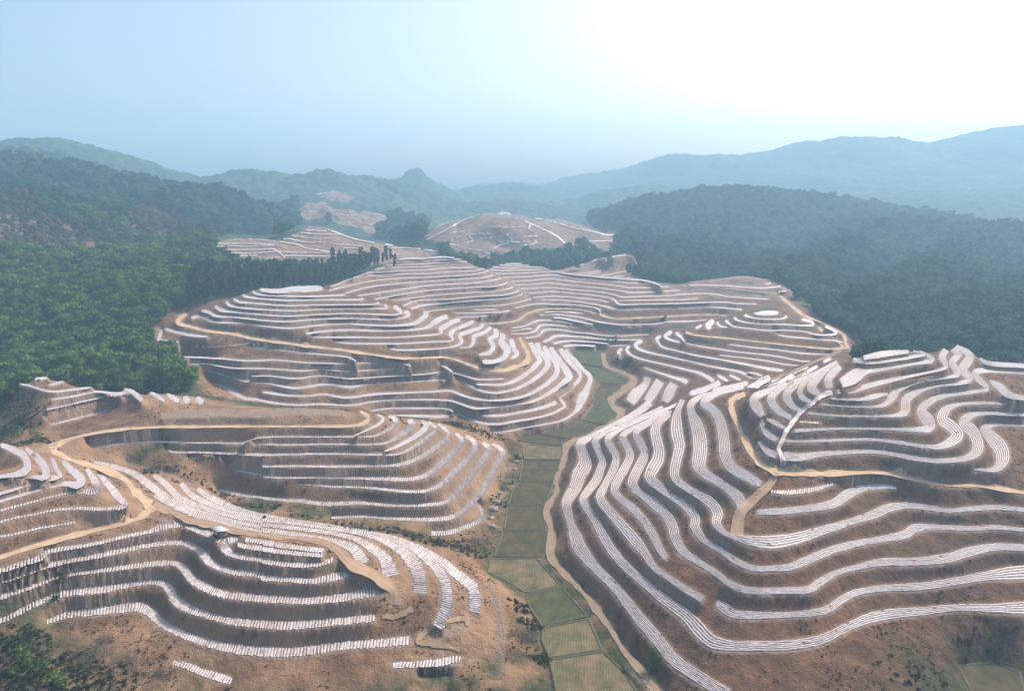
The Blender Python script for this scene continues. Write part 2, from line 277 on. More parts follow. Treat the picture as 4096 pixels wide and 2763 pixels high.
# ------------------------------------------------------------------ traced terraces and roads
STRIP_TEXT = '''
# hill z type | stations
G 5 L @g3 1620,1600,110 1420,1480,110 1200,1330,110 1050,1150,110 880,950,100 730,750,90 560,580,90 440,430,120 400,330,110 370,250,70 345,150,75 330,60,90 @g1 400,900,110 430,800,125 480,710,125 460,620,90 440,550,80 520,500,50 700,405,40 900,300,60 1000,220,60
G 8 L @g4 2330,905,110 2100,910,80 1800,905,60 1500,935,75 1300,950,90 1100,985,95 900,1065,80 700,1160,90 450,1205,90 200,1212,90 0,1212,90 @g3 1500,1180,120 1400,1090,130 1280,960,110 1100,830,90 950,700,80 800,570,80 690,440,80 620,320,85 560,200,80 500,110,70 460,40,65 @g1 500,930,70 570,840,80 600,760,75 620,690,60 590,610,60 560,530,60 610,480,40 800,395,30 1100,260,30
G 10.5 L @g4 2330,620,130 2200,630,120 2000,655,80 1800,690,70 1500,735,70 1200,750,60 980,785,60 850,850,70 720,930,70 400,965,50 150,965,70 0,955,80 @g3 1600,905,100 1530,870,60
G 10.8 L @g3 1420,840,60 1300,770,60 1150,670,50 1030,580,60 960,470,80 880,370,100 770,240,90 680,140,80 600,30,80 @g1 630,900,70 680,810,70 720,720,70 725,650,60 690,580,60 660,510,60 730,455,35 900,370,30 1250,225,30
G 12.2 L @g3 1130,515,50 1080,440,65 1020,320,70 950,210,70 860,110,70 760,30,60 @g1 715,920,75 740,840,80 800,740,80 840,650,70 820,580,60 780,510,60 800,465,50 950,385,30 1150,290,30
G 13.8 L @g4 2330,425,60 2100,420,65 1900,455,85 1700,510,85 1450,538,70 1200,540,70 1000,580,50 820,630,50 690,700,70 600,760,70 400,770,60 150,770,60 0,730,60 @g3 1500,610,55 1350,520,60 1260,450,80 1200,340,90 1180,260,95 1120,150,90 1020,60,90 @g1 940,960,70 860,880,85 880,800,90 920,720,90 960,630,80 930,560,70 890,490,60 900,440,50 1050,360,40 1180,300,40
G 16.5 L @g4 2330,285,30 2100,265,40 1900,272,40 1600,262,50 1450,270,80 1370,320,80 1200,355,55 1000,390,60 800,440,70 600,520,75 450,580,65 300,592,50 150,590,55 0,520,60 @g3 1560,440,55 1440,370,60 1360,260,85 1360,180,90 1290,90,80 1180,20,60 @g1 1010,840,90 1010,770,110 1060,680,110 1070,600,100 1050,510,95 1040,440,90 1080,370,60 1170,320,40
G 19.5 L @g4 2330,125,35 2100,105,45 1900,115,45 1700,130,35 1500,95,55 1350,90,60 1230,110,80 1120,160,80 950,215,60 700,290,80 500,350,105 300,380,120 150,370,95 30,345,60 @g1 1600,1268,45 1530,1190,80 1540,1100,100 1470,1010,90 1330,930,60 1210,840,70 1195,760,90 1215,660,90 1235,560,100 1215,470,110 1210,380,100 1220,290,60 1260,200,40
G 22.5 L @g1 1740,1060,80 1700,980,100 1600,890,80 1450,800,80 1390,720,120 1400,620,130 1395,500,125 1370,400,110 1330,300,70 1330,230,60 1420,170,40 1600,130,30
G 22.8 L @g2 190,1500,40 350,1495,60 600,1470,60 800,1430,80 920,1350,90 1060,1300,60 1200,1290,50 1300,1305,20
G 25.2 L @g1 1890,880,60 1800,830,80 1650,740,90 1600,640,100 1590,520,100 1560,370,90 1500,280,70 1430,220,70 1540,150,40 1750,100,30
G 25 X @g2 300,1332,16 450,1340,40 650,1315,40 800,1270,24
G 30.5 L @g2 205,935,30 270,1010,60 340,1050,50
G 30.6 L @g2 400,1050,80 520,1060,70 700,1035,45 1000,1018,35 1200,1022,35 1450,1070,40 1650,1090,40 1850,1070,50 1950,1000,100 1930,880,100 1850,790,110 1880,735,70 2000,710,30 2330,720,30
G 27.2 L @g2 1920,1157,14 2080,1160,50 2150,1080,120 2130,980,130 2060,900,110 2010,830,80 2100,795,40 2330,800,40
G 33 L @g2 220,775,40 270,870,60 345,920,40
G 33.1 L @g2 415,930,25 700,930,25 1050,918,25 1300,940,30 1550,978,30 1680,965,60 1790,890,110 1750,820,100 1670,760,100 1690,690,80 1790,640,30 2000,628,22 2330,638,22
G 35.5 L @g2 265,755,20 340,790,40 410,830,20
G 35.6 L @g2 490,850,30 700,838,22 950,830,20 1250,836,22 1450,840,40 1570,825,80 1550,760,110 1500,690,80 1560,620,60 1700,565,40 1900,540,30 2030,515,30 1960,440,60 1930,385,60 2030,365,40 2330,390,20
G 36 L @g2 2050,450,30 2130,500,70 2200,560,60 2330,590,40
G 37 L @g2 640,395,30 480,460,40 370,520,40 300,590,70 350,680,60 460,750,40
G 37.1 X @g2 530,775,12 690,785,14
G 38.6 L @g2 700,370,30 560,450,40 430,540,70 460,640,60 550,685,30
G 38.8 L @g2 600,708,20 800,728,18 1050,733,18 1290,728,30 1370,690,80 1380,600,80 1470,530,60 1620,485,35 1820,465,35 1890,430,60 1830,360,80 1880,280,80 1880,230,60 1780,180,50
G 41 L @g2 800,320,40 650,400,50 560,470,50 530,540,50 560,590,50 630,620,30
G 41.1 L @g2 700,638,18 1000,657,18 1180,650,30 1265,580,70 1330,510,50 1500,450,30 1720,420,25 1790,390,60 1750,300,60 1800,240,60 1760,190,60
G 42.8 L @g2 830,300,30 760,340,50 690,410,60 620,500,80 690,565,40
G 42.9 L @g2 780,590,20 1000,600,25 1120,575,45 1230,553,16
G 44.5 L @g2 850,330,60 760,430,70 770,510,60
G 44.6 L @g2 830,535,40 970,520,45 1150,470,40 1400,415,25 1650,362,20 1700,330,40 1670,260,60 1700,200,50
G 47 L @g2 860,470,80 960,420,120 1060,360,80 1200,355,30 1450,310,30 1590,285,40 1540,240,30 1490,215,20
G 49 L @g2 960,280,40 1060,300,36 1200,295,25 1400,262,30 1530,238,20 1440,212,20
G 50.5 L @g2 1040,265,40 1200,235,55 1400,215,30
G 37.5 L @g2 1970,270,20 2050,310,40 2330,330,40
A 2.5 X @a3 1040,1360,50 1200,1358,60 1400,1345,70 1520,1320,70 1610,1310,30
A 2.3 X @a2 1380,1345,40 1500,1370,60 1650,1430,70 1850,1490,70
A 4 X @a2 370,1020,40 560,960,60 750,935,75 950,915,75 1050,900,80 1150,910,90 1220,960,90 1290,1020,80 1400,1085,75 1600,1165,75 1900,1235,90 2200,1255,90 @a3 0,1255,90 250,1260,85 500,1230,80 700,1205,75 1000,1183,75 1190,1160,75
A 7.5 X @a2 0,1010,45 95,970,45 250,890,50 330,855,50 450,815,55 570,778,65 800,762,75 1000,728,50 1200,697,48 1300,712,60 1360,760,80 1400,840,90 1480,895,90 1650,960,60 1850,1012,65 2100,1035,75 @a3 0,1035,80 200,1045,80 500,1025,72 700,1005,70 900,985,65
A 11 X @a2 0,820,50 95,785,50 250,730,60 500,645,45 800,607,40 1000,582,40 1250,552,48 1400,550,48 1470,595,70 1530,670,80 1620,730,80 1800,800,65 2000,822,65 @a3 0,830,70 300,848,65 500,840,65 700,812,75 870,770,95 975,765,60
A 14 X @a2 0,690,45 95,665,50 300,590,60 500,540,42 800,485,48 1000,442,44 1300,392,38 1500,395,55 1620,470,80 1680,540,70 1850,615,55 2100,640,60 @a3 0,665,55 200,678,50 400,692,48 600,650,75 700,620,80 780,620,50
A 16.5 X @a2 0,610,40 95,580,45 330,505,50 390,455,40 600,420,36 800,385,30 1000,335,30 1200,295,35 1340,245,70 1470,240,30
A 16.7 X @a2 1480,255,30 1600,285,65 1700,330,70 1760,370,50
A 16.4 X @a2 1900,350,40 1810,380,70 1805,440,80 1900,490,50 2100,522,48 @a3 0,527,52 200,558,48 400,560,45 510,538,45 570,518,40
A 18 X @a2 1900,400,40 2000,420,45 2200,445,45 @a3 0,440,40 250,468,40 480,485,40
A 18.2 X @a2 1960,360,36 2200,395,45 @a3 0,385,45 250,420,45 490,450,45
B0 15.5 X @a1 1240,560,50,18.2 1350,620,60,17.4 1500,690,60,16.4 1700,760,60,15.6 1900,825,60 2100,860,50 @a3 0,283,45 300,325,45 550,365,40 690,415,80 770,480,110,14.8 800,550,120,14
B0 14 X @a1 750,300,40,20 900,330,40,19.2 1050,380,50,18.3 1170,460,70,17.4 1300,560,70,16.4 1450,640,60,15.3 1650,715,45,14 1900,778,40 2100,815,40 @a3 0,240,38 400,285,35 700,340,45 880,430,80 980,520,110,13.2 1030,655,150,12
B0 12.5 X @a1 1230,400,40,16.8 1330,480,60,15.8 1450,590,60,14.6 1600,650,50,13.4 1800,715,40,12.5 2100,780,36 @a3 0,205,32 400,250,30 800,312,45 1000,385,60 1170,500,110,12 1250,640,120,10.8 1255,800,130,9.5
B0 10.5 X @a1 1450,470,50,14.4 1530,560,60,13.4 1650,620,50,12 1800,680,40,10.8 2100,750,34 @a3 200,215,26 500,265,25 900,312,30 1170,415,50 1370,560,90,9.8 1460,700,95,8.8 1470,880,100,7.6 1400,1070,110,6.2
B0 8.5 X @a1 1580,510,50,12.4 1700,590,60,11 1900,670,50,9 2150,730,30 @a3 950,315,20 1230,420,60 1430,530,70 1560,640,90,7.8 1680,740,100,7 1700,850,100,6.3 1700,950,100,5.6
H 19.5 X @a1 -60,905,18 95,878,18 300,830,16 450,805,16 610,778,16
H 22 X @a1 -60,790,18 95,750,18 250,720,16 450,680,22 650,668,30 850,672,30 1000,645,50 @a1 930,560,70 860,470,60 790,385,40
H 24 X @a1 -60,700,18 95,660,18 250,620,16 400,580,16 600,535,30 740,535,60 @a1 780,500,70 740,420,60 690,350,36
H 25.5 N @a1 -60,620,24 95,580,24 300,520,24 500,470,36 620,480,70 @a1 640,430,80 580,370,60 500,285,40
H 27 N @a1 -60,560,24 95,520,24 250,465,24 380,430,50 @a1 480,410,40 450,350,40 410,265,36
H 28.5 N @a1 -60,470,24 95,435,24 250,415,26 350,420,60 @a1 360,350,70 310,270,60 200,185,30
H 30 N @a1 -60,420,30 100,400,40 190,380,70 @a1 220,320,60 180,240,60 95,190,50 0,160,40
D 2.5 X @d 1350,1270,40 1500,1258,45 1650,1210,45 1740,1160,40 1755,1100,30 1720,1025,24
D 5 X @d 550,1143,24 800,1133,24 1000,1145,28 1300,1157,34 1500,1140,38 1620,1075,50 1730,960,55 1810,830,50 1880,700,45 1920,625,45 1890,580,40 1830,548,30
D 8 X @a1 1750,520,20 1900,555,32 2100,580,26 @d 0,985,28 170,1002,26 330,1012,34 500,1032,36 800,1025,32 1000,1040,30 1300,1040,30 1480,1010,36 1600,890,50 1710,750,46 1790,640,50 1810,580,44 1750,538,30
D 11.5 X @d 270,875,12 400,878,16 550,893,16 800,898,24 1000,918,25 1150,933,25 1300,928,30 1430,875,44 1560,750,56 1660,650,50 1700,560,46 1680,520,40 1620,485,30
D 13.5 X @a1 1500,325,18 1750,332,22 2000,385,22 2200,417,18 @d 0,812,24 200,823,18 500,820,20 800,828,24 1000,832,34 1200,832,34 1350,780,46 1480,660,56 1580,560,50 1590,510,44 1540,465,30
D 16.5 X @a1 2080,310,14 2130,330,18 @d 0,730,28 300,730,20 600,733,24 900,727,24 1100,715,32 1250,665,40 1400,570,46 1480,490,40 1470,440,36 1400,390,24
D 19.5 X @a1 1300,160,16 1380,215,18 1600,220,18 2000,235,26 @d 0,640,26 400,632,18 800,635,20 950,637,24 1100,630,20 1250,550,40 1370,455,30 1385,420,30 1320,375,24
D 20.8 N @d 970,612,14 1100,560,30 1230,485,40 1310,410,44 1270,365,24
D 22 X @a1 490,178,8 800,170,16 1000,145,18 1280,135,18 1600,143,16 1940,148,14 @d 200,560,16 500,553,16 850,556,18 1000,540,22 1120,470,50 1200,400,60 1170,355,40
D 24 X @a1 1950,142,8 2040,110,10 2150,97,14 @d 200,495,14 500,495,14 740,493,14 900,487,16 1020,430,30 1065,385,44 1050,345,40 1000,328,24
D 25.5 N @d 730,488,10 850,435,16 930,390,24 965,350,24 915,315,20
B 4 N @b2 1140,1058,16 1270,1048,18 1400,1020,16 1550,995,16 1690,965,16 1790,905,24 1830,850,50 1850,780,80 1900,700,45 1925,630,38 1900,590,35 1820,510,38 1750,440,44 1720,400,36
B 7 N @b2 310,930,14 450,925,20 600,930,24 720,930,26 870,915,20 950,945,22 1060,985,22 1200,990,22 1350,965,20 1500,940,18 1620,905,18 1700,865,20 1720,850,24 1700,810,26 1680,780,22 1750,720,26 1830,640,30 1840,590,30 1780,520,36 1720,450,40 1680,390,36
B 9 N @b2 160,890,12 280,870,14 450,865,14 700,865,16 790,870,20 830,895,20
B 9.1 N @b2 1010,905,16 1100,925,22 1200,925,24 1350,900,24 1500,870,26 1600,840,32 1650,815,40
B 12 N @b1 350,795,30 500,820,26 620,865,36 700,900,50 760,945,45 830,985,24 950,1000,22 1080,1025,18 1250,1040,16 1450,1032,16 1700,1040,14 1850,1015,16 2000,1000,14 2324,998,14 @b2 800,805,16 900,835,20 1000,865,20 1150,855,18 1350,830,22 1500,795,28 1600,740,32 1680,680,36 1750,610,60 1700,520,50 1640,440,44 1600,380,36
B 14.5 N @b1 980,938,16 1100,950,24 1200,965,18 1350,968,14 1480,955,16 1650,980,20 1850,955,22 2100,943,18 2324,935,14 @b2 800,725,20 880,755,18 1000,790,18 1200,800,20 1400,765,26 1550,690,34 1650,590,44 1650,520,44 1590,440,44 1550,370,36
B 17 N @b1 450,757,14 550,770,20 700,805,24 850,845,28 1000,860,14 1100,880,18 1250,905,20 1500,870,24 1680,895,26 1850,862,20 2100,855,14 2324,842,14 @b2 850,640,16 950,680,18 1050,725,18 1170,742,20 1350,700,26 1500,610,36 1580,530,44 1570,470,44 1510,400,44 1500,340,40
B 18.7 N @b2 1010,675,16 1200,680,20 1300,655,30 1420,580,40 1510,490,44 1480,420,40 1440,340,36
B 20 N @b1 890,810,10 1050,808,12 1250,828,14 1450,805,14 1680,828,14 1900,815,12 2324,790,12 @b2 700,575,12 800,578,14 900,600,18 1030,635,14 1230,630,12
B 22.5 N @b1 410,710,14 550,712,12 750,745,14 1000,748,12 1300,768,14 1450,752,12 1650,770,12 1950,755,12 2150,735,12 2324,712,12 @b2 680,508,14 750,530,16 820,575,16
B 25.4 N @b1 350,655,14 600,665,14 850,685,14 1100,680,12 1300,700,12 1600,708,12 1900,700,14 2100,710,12 2170,730,12
B 28.4 N @b1 890,578,10 1100,598,10 1300,622,12 1450,635,12 1650,655,12 1730,690,14
B 33 N @b1 200,432,22 300,460,22 430,485,22 540,495,12
B 31.5 N @b1 175,440,24 155,515,30 230,530,14 310,535,12
B 38 N @b1 410,345,24 470,330,26 520,335,30 570,365,24 650,380,16 850,385,14 1000,410,14 1200,425,14 1450,400,16 1650,388,18 1800,400,16 2050,405,18 2200,385,30 2280,330,44 2290,290,40
B 36 N @b1 1330,468,20 1500,448,18 1700,440,18 1900,445,16 2150,440,18 @b2 560,232,18 630,215,30 690,170,44 780,130,40
B 34 N @b1 1360,480,16 1420,498,14 1700,498,14 2000,500,12 2324,480,14 @b2 735,262,18 720,232,40 790,192,44 880,155,36
B 32 N @b1 1530,520,16 1650,545,14 1900,550,16 2100,548,12 2324,535,12 @b2 820,325,14 800,280,40 840,232,36 930,198,36 990,172,30
B 30 N @b1 1990,580,16 2080,600,16 2324,592,12 @b2 800,378,12 890,345,30 880,285,36 950,250,36 1040,220,30 1065,190,30
B 29.2 N @b2 820,372,12 950,378,12 990,330,34 990,290,36 1080,260,30 1125,215,30
B 28 N @b2 1030,440,16 1110,420,34 1150,370,36 1120,315,44 1170,280,44 1160,230,36
B 26.5 N @b2 1060,490,44 1160,490,34 1240,450,44 1260,390,66 1210,330,56 1230,270,50
B 24.8 N @b2 1250,470,20 1335,440,36 1300,370,44 1290,310,36
B 40.4 N @b1 490,290,26 540,295,28 620,330,24 750,335,16 1000,365,14 1200,372,14 1450,352,14 1700,348,12 1950,355,12 2090,345,14 2150,320,30 2120,290,40
B 42.4 N @b1 600,250,24 650,280,28 760,295,20 1000,318,14 1200,328,14 1450,315,12 1700,310,12 2050,318,14 2080,290,30 2030,250,36
B 44.4 N @b1 690,210,20 720,245,24 850,265,16 1050,280,14 1250,287,12 1550,272,12 1850,270,12 1970,265,14 1960,235,24
B 46.4 N @b1 750,190,18 790,215,20 900,225,16 1150,243,14 1400,240,12 1870,235,12 1900,215,20
B 48.3 N @b1 820,160,16 870,180,18 1000,192,14 1200,204,14 1400,200,12 1750,198,14 1780,180,20
B 49.7 N @b1 900,130,16 950,155,16 1100,165,14 1300,170,14 1540,165,14 1640,160,16
B 51 N @b1 960,118,30 1100,128,38 1250,115,50 1400,110,50 1460,110,30
C 19 N @b3 1600,808,12 1850,797,12 2000,775,12
C 20.5 N @b3 1560,757,10 1800,757,12 2100,747,14 2210,725,18
C 21.7 N @b3 1790,717,10 2050,713,10
C 23 N @b3 1200,742,12 1400,712,12 1650,682,12 1900,670,12 2080,664,12 @b4 480,635,14 640,595,14 700,575,16
C 27 N @b3 1030,705,20 1150,668,30 1290,652,20 1500,635,12 1760,612,12 2000,595,14 2180,580,16 2300,555,20 2370,525,24
C 29.5 N @b3 940,670,20 1080,612,22 1200,600,12 1500,590,12 1800,560,12 2100,545,14 2270,515,20 2330,485,24
C 31.3 N @b3 700,610,18 900,595,18 1100,570,14 1300,540,12 1600,520,12 1900,500,12 2150,475,14 2260,440,24
C 34.5 N @b3 600,590,16 800,555,16 1000,520,14 1200,490,14 1500,468,12 1800,445,12 2000,440,14 2140,415,18 2190,385,20
C 37 N @b3 400,548,14 700,505,14 1000,460,14 1200,432,14 1500,410,12 1750,400,12 1900,380,12 2050,355,16 2120,335,18
C 39 N @b3 240,520,14 500,450,16 800,410,12 1200,378,12 1600,352,12 1900,330,14 2020,300,20
C 41.5 N @b3 30,490,18 300,425,14 560,372,12 900,340,12 1300,325,12 1700,300,12 1900,270,16 1960,240,20
C 43.5 N @b3 60,440,14 180,400,14 300,350,10 600,305,12 900,288,12 1200,285,10 1480,262,10 1780,250,12 1900,222,16
C 45.5 N @b3 330,335,10 430,305,12 540,268,10 700,268,10 1000,243,10 1250,235,10 1400,215,12 1650,212,14 1800,205,14
C 47 N @b3 600,238,12 740,207,10 1000,208,10 1250,195,10 1450,170,12 1600,168,12
C 48.6 N @b3 740,188,10 900,175,10 1200,167,10 1400,152,12 1700,135,14
C 50.6 N @b3 830,150,14 1000,132,12 1250,122,12 1620,112,14
C 52.3 N @b3 890,115,16 1050,100,20 1150,105,14 1290,92,16 1400,82,20 1550,92,14
E 4.5 N @b4 1060,1160,30 1200,1140,30 1450,1150,26
E 4.6 N @b4 1640,1140,30 1830,1140,24
E 6 N @b4 940,1120,30 1080,1095,26 1300,1095,20 1600,1125,16
E 7.5 N @b4 820,1105,30 900,1070,36 960,1035,36 1100,1030,26 1350,1050,22 1640,1080,14 2010,1075,14
E 9.3 N @b4 600,1060,16 760,1030,18 820,970,34 950,950,20 1100,970,16 1180,985,14 1350,1000,14 1660,1032,12 2100,1010,12
E 10.9 N @b4 440,1008,12 620,1000,14 730,965,26 780,905,26 900,900,20 1100,915,16 1300,925,16 1500,947,14 1680,970,14 2000,960,14 2280,935,18
E 11.6 N @b4 440,970,12 600,945,14 690,945,14
E 12.8 N @b4 450,940,16 600,910,16 750,850,24 900,845,16 1080,865,14 1160,890,14
E 14.5 N @b4 940,815,20 1050,820,22 1250,860,20 1420,893,12
E 15.8 N @b4 780,780,12 920,770,14 1100,785,14 1300,815,14 1430,850,20 1600,880,16 1750,895,14 2100,890,12 2270,870,12 @ff 210,710,16 500,705,16 690,690,16
E 17 N @b4 840,750,16 1000,735,18 1200,750,18 1340,755,16
E 21 N @b4 480,695,10 620,665,10 740,645,12 950,652,12 1200,660,10 1400,685,14 1480,710,18 1500,740,16
E 22.6 N @b4 790,600,8 1050,603,10 1300,630,12 1500,665,14 1600,685,20 1700,710,16 1900,712,12 2324,695,12 @ff 400,545,12 700,535,12 1000,555,20 1110,565,26
E 24 N @b4 690,570,14 940,553,12 1200,570,10 1450,595,12 1600,625,10
E 25.8 N @b4 640,520,12 780,510,10 940,497,10 1200,520,10 1450,545,10 1620,575,12 1690,610,24 1740,655,18 2000,652,12 2324,645,12 @ff 400,490,12 900,475,12 1000,490,12 1280,500,12
E 26.6 N @b4 1740,605,8 2000,602,10 2324,597,12 @ff 400,445,10 590,430,10
E 27.5 N @b4 550,465,12 700,460,10 900,450,10 1150,475,8 1450,500,10 1650,530,10 1770,565,12 2000,558,12 2324,545,10 @ff 400,382,12 650,370,10 850,385,12 920,408,10 1420,440,12
E 29.3 N @b4 490,420,12 650,415,10 880,398,10 1200,430,8 1500,455,8 1780,495,10 1900,510,14 2324,490,12 @ff 360,330,10
E 31.2 N @b4 430,378,10 600,370,10 900,348,10 1200,378,8 1500,408,8 1750,435,10 1880,455,12 2324,440,10
E 33 N @b4 320,328,10 600,322,10 900,298,10 1100,315,10 1400,345,8 1600,365,10 1850,395,10 2050,395,10
E 35 N @b4 230,280,12 400,283,10 700,270,10 900,255,10 1000,265,14 1150,290,14 1400,315,14 1600,335,14 1850,350,14 2030,365,16 2130,390,16 2230,430,12
E 36.3 N @b4 180,232,12 350,245,12 600,242,10 800,230,10 900,233,10
E 37.5 N @b4 210,200,18 300,210,12 500,215,10 700,202,10 830,212,10
E 38.7 N @b4 300,174,10 380,186,10 600,187,10 640,178,10
E 39.5 N @b4 370,162,12 560,162,12
K 34 N @b4 1230,285,8 1450,255,10 1850,185,10
K 33.2 N @b4 1350,295,8 1510,262,10
K 32.4 N @b4 1500,312,10 1730,270,10 1870,238,8
K 31.5 N @b4 1640,330,8 1800,305,8
K 30.5 N @b4 1820,335,14 1900,320,10
K 37 N @b4 1200,205,22 1320,170,22
K 42 N @b4 1420,130,20 1540,105,16
K 48 N @b4 1640,80,14 1820,54,12
M 32.4 N @ff 470,268,10 900,278,10 1300,305,12 1500,295,20 1570,285,24
M 34 N @ff 1370,262,8 1450,245,20
M 30.6 N @ff 1540,350,10 1640,335,20
F 34.2 N @ff 1250,612,24 1400,605,60 1540,602,44
F 32.5 N @ff 1130,630,34 1200,655,24 1300,675,14 1450,682,14 1600,672,14 1640,640,34
F 30 N @ff 1010,660,34 1060,695,22 1200,725,14 1400,740,14 1600,742,14 1800,755,16 1950,750,30 1940,710,34 1820,680,40
F 27.5 N @ff 910,690,34 940,730,26 1020,770,14 1200,792,14 1400,815,14 1650,815,12 1850,830,14 2000,865,16 2150,868,20 2240,850,34 2180,800,36 2100,765,34
F 26 N @ff 810,710,34 820,750,26 900,775,16 1000,775,12
F 25 N @ff 760,690,60 700,750,80 720,800,50
F 24.3 N @ff 620,750,30 550,790,36
F 25.4 N @ff 1480,830,12 1600,880,14 1900,910,14 2200,935,14 2310,955,14
F 19.6 N @ff 310,840,40 370,890,36 420,950,20
F 20.3 N @ff 950,985,12 1200,1015,14 1500,1045,16 1800,1085,18 2000,1098,16 2180,1100,16
F 18 N @ff 260,830,50 180,880,50 230,920,28 330,950,20 420,965,20 600,1005,16 900,1050,16 1100,1080,14 1400,1108,16 1600,1140,14 1800,1180,14 1920,1185,10
F 16 N @ff 830,1112,12 1100,1140,14 1400,1180,16 1600,1220,16 1790,1240,14
F 14.5 N @ff 130,880,40 80,920,44 110,970,30 150,1015,24 300,1055,18 550,1115,18 800,1155,20 1000,1195,24 1200,1230,28 1400,1270,36 1600,1300,36
F 11.5 N @b4 2010,1090,40 1930,1130,50 1960,1185,34 2100,1235,24 2324,1280,20 @ff 500,1190,18 700,1240,20 900,1275,24 1100,1320,34 1220,1380,34
F 13 N @ff 1170,1320,14 1250,1330,24 1350,1362,20
F 8.7 N @b4 1850,1150,34 1820,1200,40 1870,1260,28 2000,1310,20 2324,1385,18 @ff 450,1290,24 600,1330,36 720,1390,44 770,1430,40
F 7 N @b4 1760,1180,40 1725,1230,44 1745,1300,30
F 9.6 N @ff 810,1350,24 870,1385,40 940,1430,30
F 10.6 N @ff 950,1350,24 1030,1385,34 1090,1415,24
F 6 N @b4 2030,1410,14 2200,1470,20 @ff 200,1350,24 350,1400,40 450,1435,70
F 3.2 L @g1 980,20,60 960,80,60 880,160,100 840,220,80
F 4.4 L @g1 1080,50,80 1030,130,80 980,210,70
F 5.5 L @g1 1190,70,70 1150,150,90 1120,215,60
S 26 X @s 340,1155,12 600,1090,14 760,1050,18 900,1020,22
S 28.5 X @s 280,1105,12 500,1050,14 830,990,20 905,1000,24
S 31 X @s 310,1055,12 600,990,14 750,960,18 860,985,30
S 33 N @s 340,990,12 500,962,14 640,935,14 780,950,24 850,930,30
S 34.5 N @s 130,885,12 190,895,12 340,935,16 480,922,16 600,908,16
S 33.2 N @s 940,995,30 880,940,34 820,920,24
S 31.8 N @s 1090,1000,16 1030,960,26 990,945,24
S 30 N @s 1180,1003,34 1130,970,30 1100,955,24
S 28.5 N @s 1245,1010,44 1215,970,40
S 27 N @s 1335,1015,44 1300,975,40
S 36 N @s 230,850,20 310,845,20
S 35.2 N @s 320,895,18 420,870,22
G 35.4 L @g2 420,470,30 300,520,50 170,580,70 180,650,90 235,730,50
J 12 N @g1 1320,150,44 1450,110,50 1560,60,50
J 15 N @g1 1500,130,50 1700,90,50 1780,60,40
J 19 N @g1 1780,110,50 1880,60,60 1960,20,50
J 23 N @g1 1930,110,30 2050,60,40 2150,0,50
J 14 N @ff 1170,1550,50 1260,1490,50 1390,1400,36
J 17 N @ff 1330,1520,50 1420,1450,54 1600,1350,36
J 20 N @ff 1540,1470,40 1660,1370,44 1760,1290,44 1900,1255,30
J 25 N @ff 2080,1190,40 2170,1150,40
J 22 N @ff 1730,1440,40 1880,1320,44 2010,1240,36
'''
ROAD_TEXT = '''
# label_key z color | stations x,y,t[,z]
hilltop_D 26.8 s @d 780,290,20,27.6 840,330,36,27.1 835,372,36,26.8 750,402,24 600,412,20 300,412,18 0,412,18 @a1 1600,14,18 1200,20,18 900,45,20 650,90,26,26.5 500,140,40,26 435,190,60,25.5 480,235,50,25 600,290,50,24 850,360,50,22.5 1000,440,60,21 1100,550,70,19.5 1200,640,80,18
left_A 17.7 s @a1 1230,650,80,18 1120,740,45,17.8 1000,780,40 800,830,40 500,910,36 250,980,34 95,1030,36 -80,1080,36
ridge_A 17 d @a1 1230,640,80,18 1420,715,50,17.5 1510,765,60,17.4 @a2 1700,240,50,17.3 1800,268,50,17.2 1950,300,50 2200,335,46 @a3 300,350,36,17 500,385,44,17 600,440,60,16.8 700,550,70,16 850,620,70,14.5 980,700,80,12.5 1060,780,80,10.5 1060,880,90,8.8
road_B 31 s @b1 370,310,30,36.5 320,350,34,36.4 305,385,30,36 400,415,24,35 550,450,20,34 750,475,18,33 900,510,20,32.3 1100,535,24,31.6 1300,565,20,31 1600,600,20,30 1900,645,20,28.8 2100,668,18,27.8 2324,662,18,27 @b2 760,460,20,26 850,480,20,25.2 1000,535,28,23.8 1100,565,26,22.8 1230,565,26,22.2 1350,530,30,22 1425,480,36,22.2 1420,420,34,22 1380,350,32,21.5 1355,300,26,21
road_E 18.5 s @b4 110,885,20,14 300,880,20,14.6 500,850,20,15.4 580,800,26,16.4 640,760,22,17.4 800,715,16,18.2 950,708,14 1150,710,14 1350,735,16 1480,770,22 1620,815,18 1800,825,14 2324,800,14 @ff 400,635,14 830,625,16 920,650,24,18.7
road_F 22.4 s @ff 430,835,34,22.6 550,875,20,22.6 900,910,16 1400,965,16 1900,1020,16 2200,1040,18 2324,1020,40,22.4
road_F2 24 s @ff 1570,390,34,27 1600,440,30,27 @ff 2324,1020,40,22.4 2340,960,44,23 2330,880,36,24.2 2200,790,20,25.6 2000,700,16,27 1850,640,30,28
road_G 27.5 s @g1 1760,155,40 1660,195,50 1650,260,40 1680,350,40 1750,500,46 1800,600,50 1880,690,60 2000,770,50 @g2 400,1180,50 700,1192,40,27 1100,1182,28,26.5 1300,1198,26,25.8 1500,1250,30,25 1700,1284,30,24.4 2000,1292,28,23.5 2225,1328,30,22.6 2400,1360,30,22
valley 1 v @b4 1535,1240,50,2.5 1550,1350,50,2.3 1620,1420,40,2 1750,1460,46,1.8 1880,1530,56,1.5 @g1 870,60,56,1.4 780,130,50,1.2 695,190,50,1.1 705,250,50,1 770,300,56,1 720,370,50,1 600,440,44,1 450,510,50,1 340,560,56,1 320,650,50 290,740,50 245,850,56 260,920,50 200,1020,66 170,1100,50 200,1200,50 215,1320,56 200,1420,60 250,1520,66 @g3 460,780,60 640,1010,60 800,1260,70 960,1440,80 1080,1600,90
'''
STRIPS = parse(STRIP_TEXT); ROADS = parse(ROAD_TEXT)
